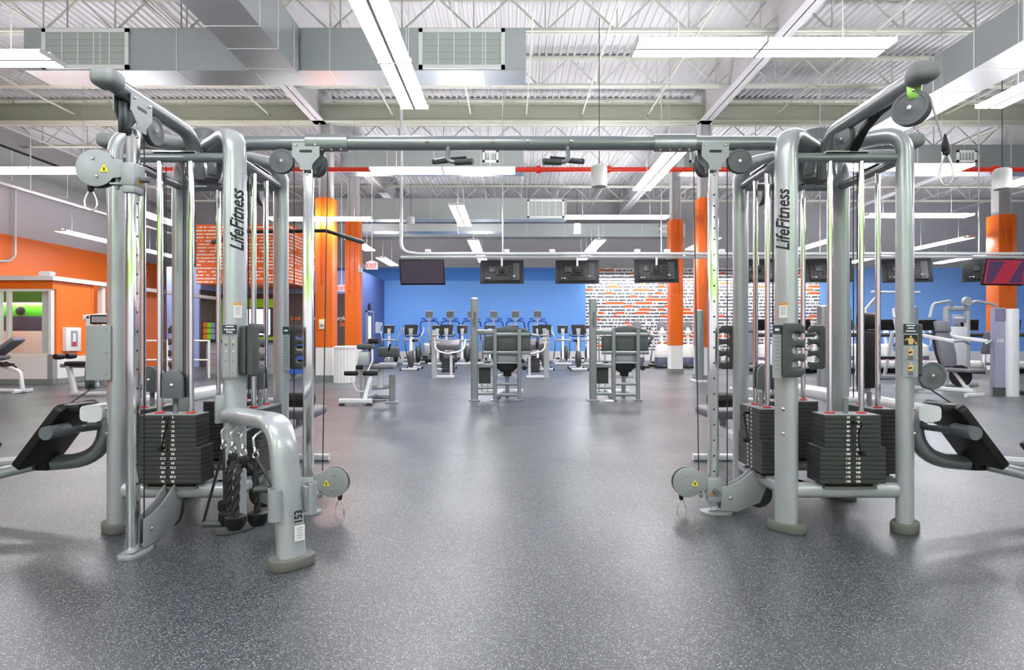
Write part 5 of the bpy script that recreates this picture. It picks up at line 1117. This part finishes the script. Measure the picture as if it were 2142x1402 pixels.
MB(black).box((.18, 0, .60), (.72, .36, .08), None, .03, 3).build('pad', t); MB(lightp).rbar(rounded([(-.22, 0, .56), (-.2, 0, .5), (-.10, 0, .06)], .05, 3), .09, .08, (0, 1, 0)).build('front_leg', t); MB(lightp).rbar([(-.16, 0, .05), (.8, 0, .05)], .08, .07, (0, 1, 0)).build('base_rail', t); MB(lightp).rbar([(.6, 0, .05), (.6, 0, .58)], .08, .08, (1, 0, 0)).build('rear_leg', t); MB(steel).rbar([(-.35, 0, .56), (.6, 0, .54)], .07, .07, (0, 1, 0)).build('pad_rail', t)
for y in (-.14, .14): MB(black).lathe([(0, -.1), (.05, -.095), (.055, 0), (.05, .095), (0, .1)], (-.28, y, .73), (0, 1, 0), 16).build('roller', t)
MB(lightp).rbar([(.1, .2, .62), (.1, .2, .90)], .06, .06, (1, 0, 0)).build('grip_post', t); MB(white).rbar([(.02, .2, .88), (.5, .2, .90)], .05, .05, (0, 1, 0)).build('white_arm', t); MB(plateg).box((.5, .2, .82), (.2, .2, .16), None, .03).build('weight_cover', t)
t = thing('weighing_scale', 'white column scale with a small dark framed display by the orange wall', 'scale', (-9.1, 13.0, 0))
MB(white).rbar([(-.17, 0, .0), (-.17, 0, 1.55)], .11, .1, (1, 0, 0)).build('column', t); MB(white).rbar([(-.28, 0, 1.50), (.2, 0, 1.54)], .12, .1, (0, 0, 1)).build('top_arm', t); m = MB(black).box((.1, -.06, 1.46), (.40, .04, .20), None, .01); m.build('display_frame', t); MB(plateg).box((.1, -.083, 1.46), (.32, .006, .13)).build('display', t); MB(steel).cyl((.1, -.05, .9), (.1, -.05, 1.37), .025, 10).build('display_post', t); MB(white).box((.05, 0, .55), (.4, .1, .9), None, .02).build('rear_panel', t); MB(plateg).box((.05, -.15, .04), (.5, .55, .08), None, .02).build('platform', t)
# ================================================================ CAMERA AND RENDER LOOK
cam = bpy.data.cameras.new('camera'); co = bpy.data.objects.new('camera', cam); COL.objects.link(co)
cam.sensor_width = 36.0; cam.lens = 36.0*F/2142.0; cam.clip_start = 0.05; cam.clip_end = 200
co.location = (0, 0, EYE); co.rotation_euler = (PI/2, 0, 0)
sc = bpy.context.scene; sc.camera = co
w = bpy.data.worlds.new('world'); sc.world = w; w.use_nodes = True
w.node_tree.nodes['Background'].inputs[0].default_value = (.5, .52, .55, 1); w.node_tree.nodes['Background'].inputs[1].default_value = 0.3
sc.view_settings.view_transform = 'Standard'; sc.view_settings.look = 'None'; sc.view_settings.gamma = 1.0; sc.view_settings.use_curve_mapping = False
sc.view_settings.exposure = 1.12
cy = sc.cycles
cy.max_bounces = 7; cy.diffuse_bounces = 4; cy.glossy_bounces = 3; cy.transmission_bounces = 3; cy.transparent_max_bounces = 4
cy.caustics_reflective = False; cy.caustics_refractive = False; cy.sample_clamp_indirect = 6.0
cy.use_denoising = True
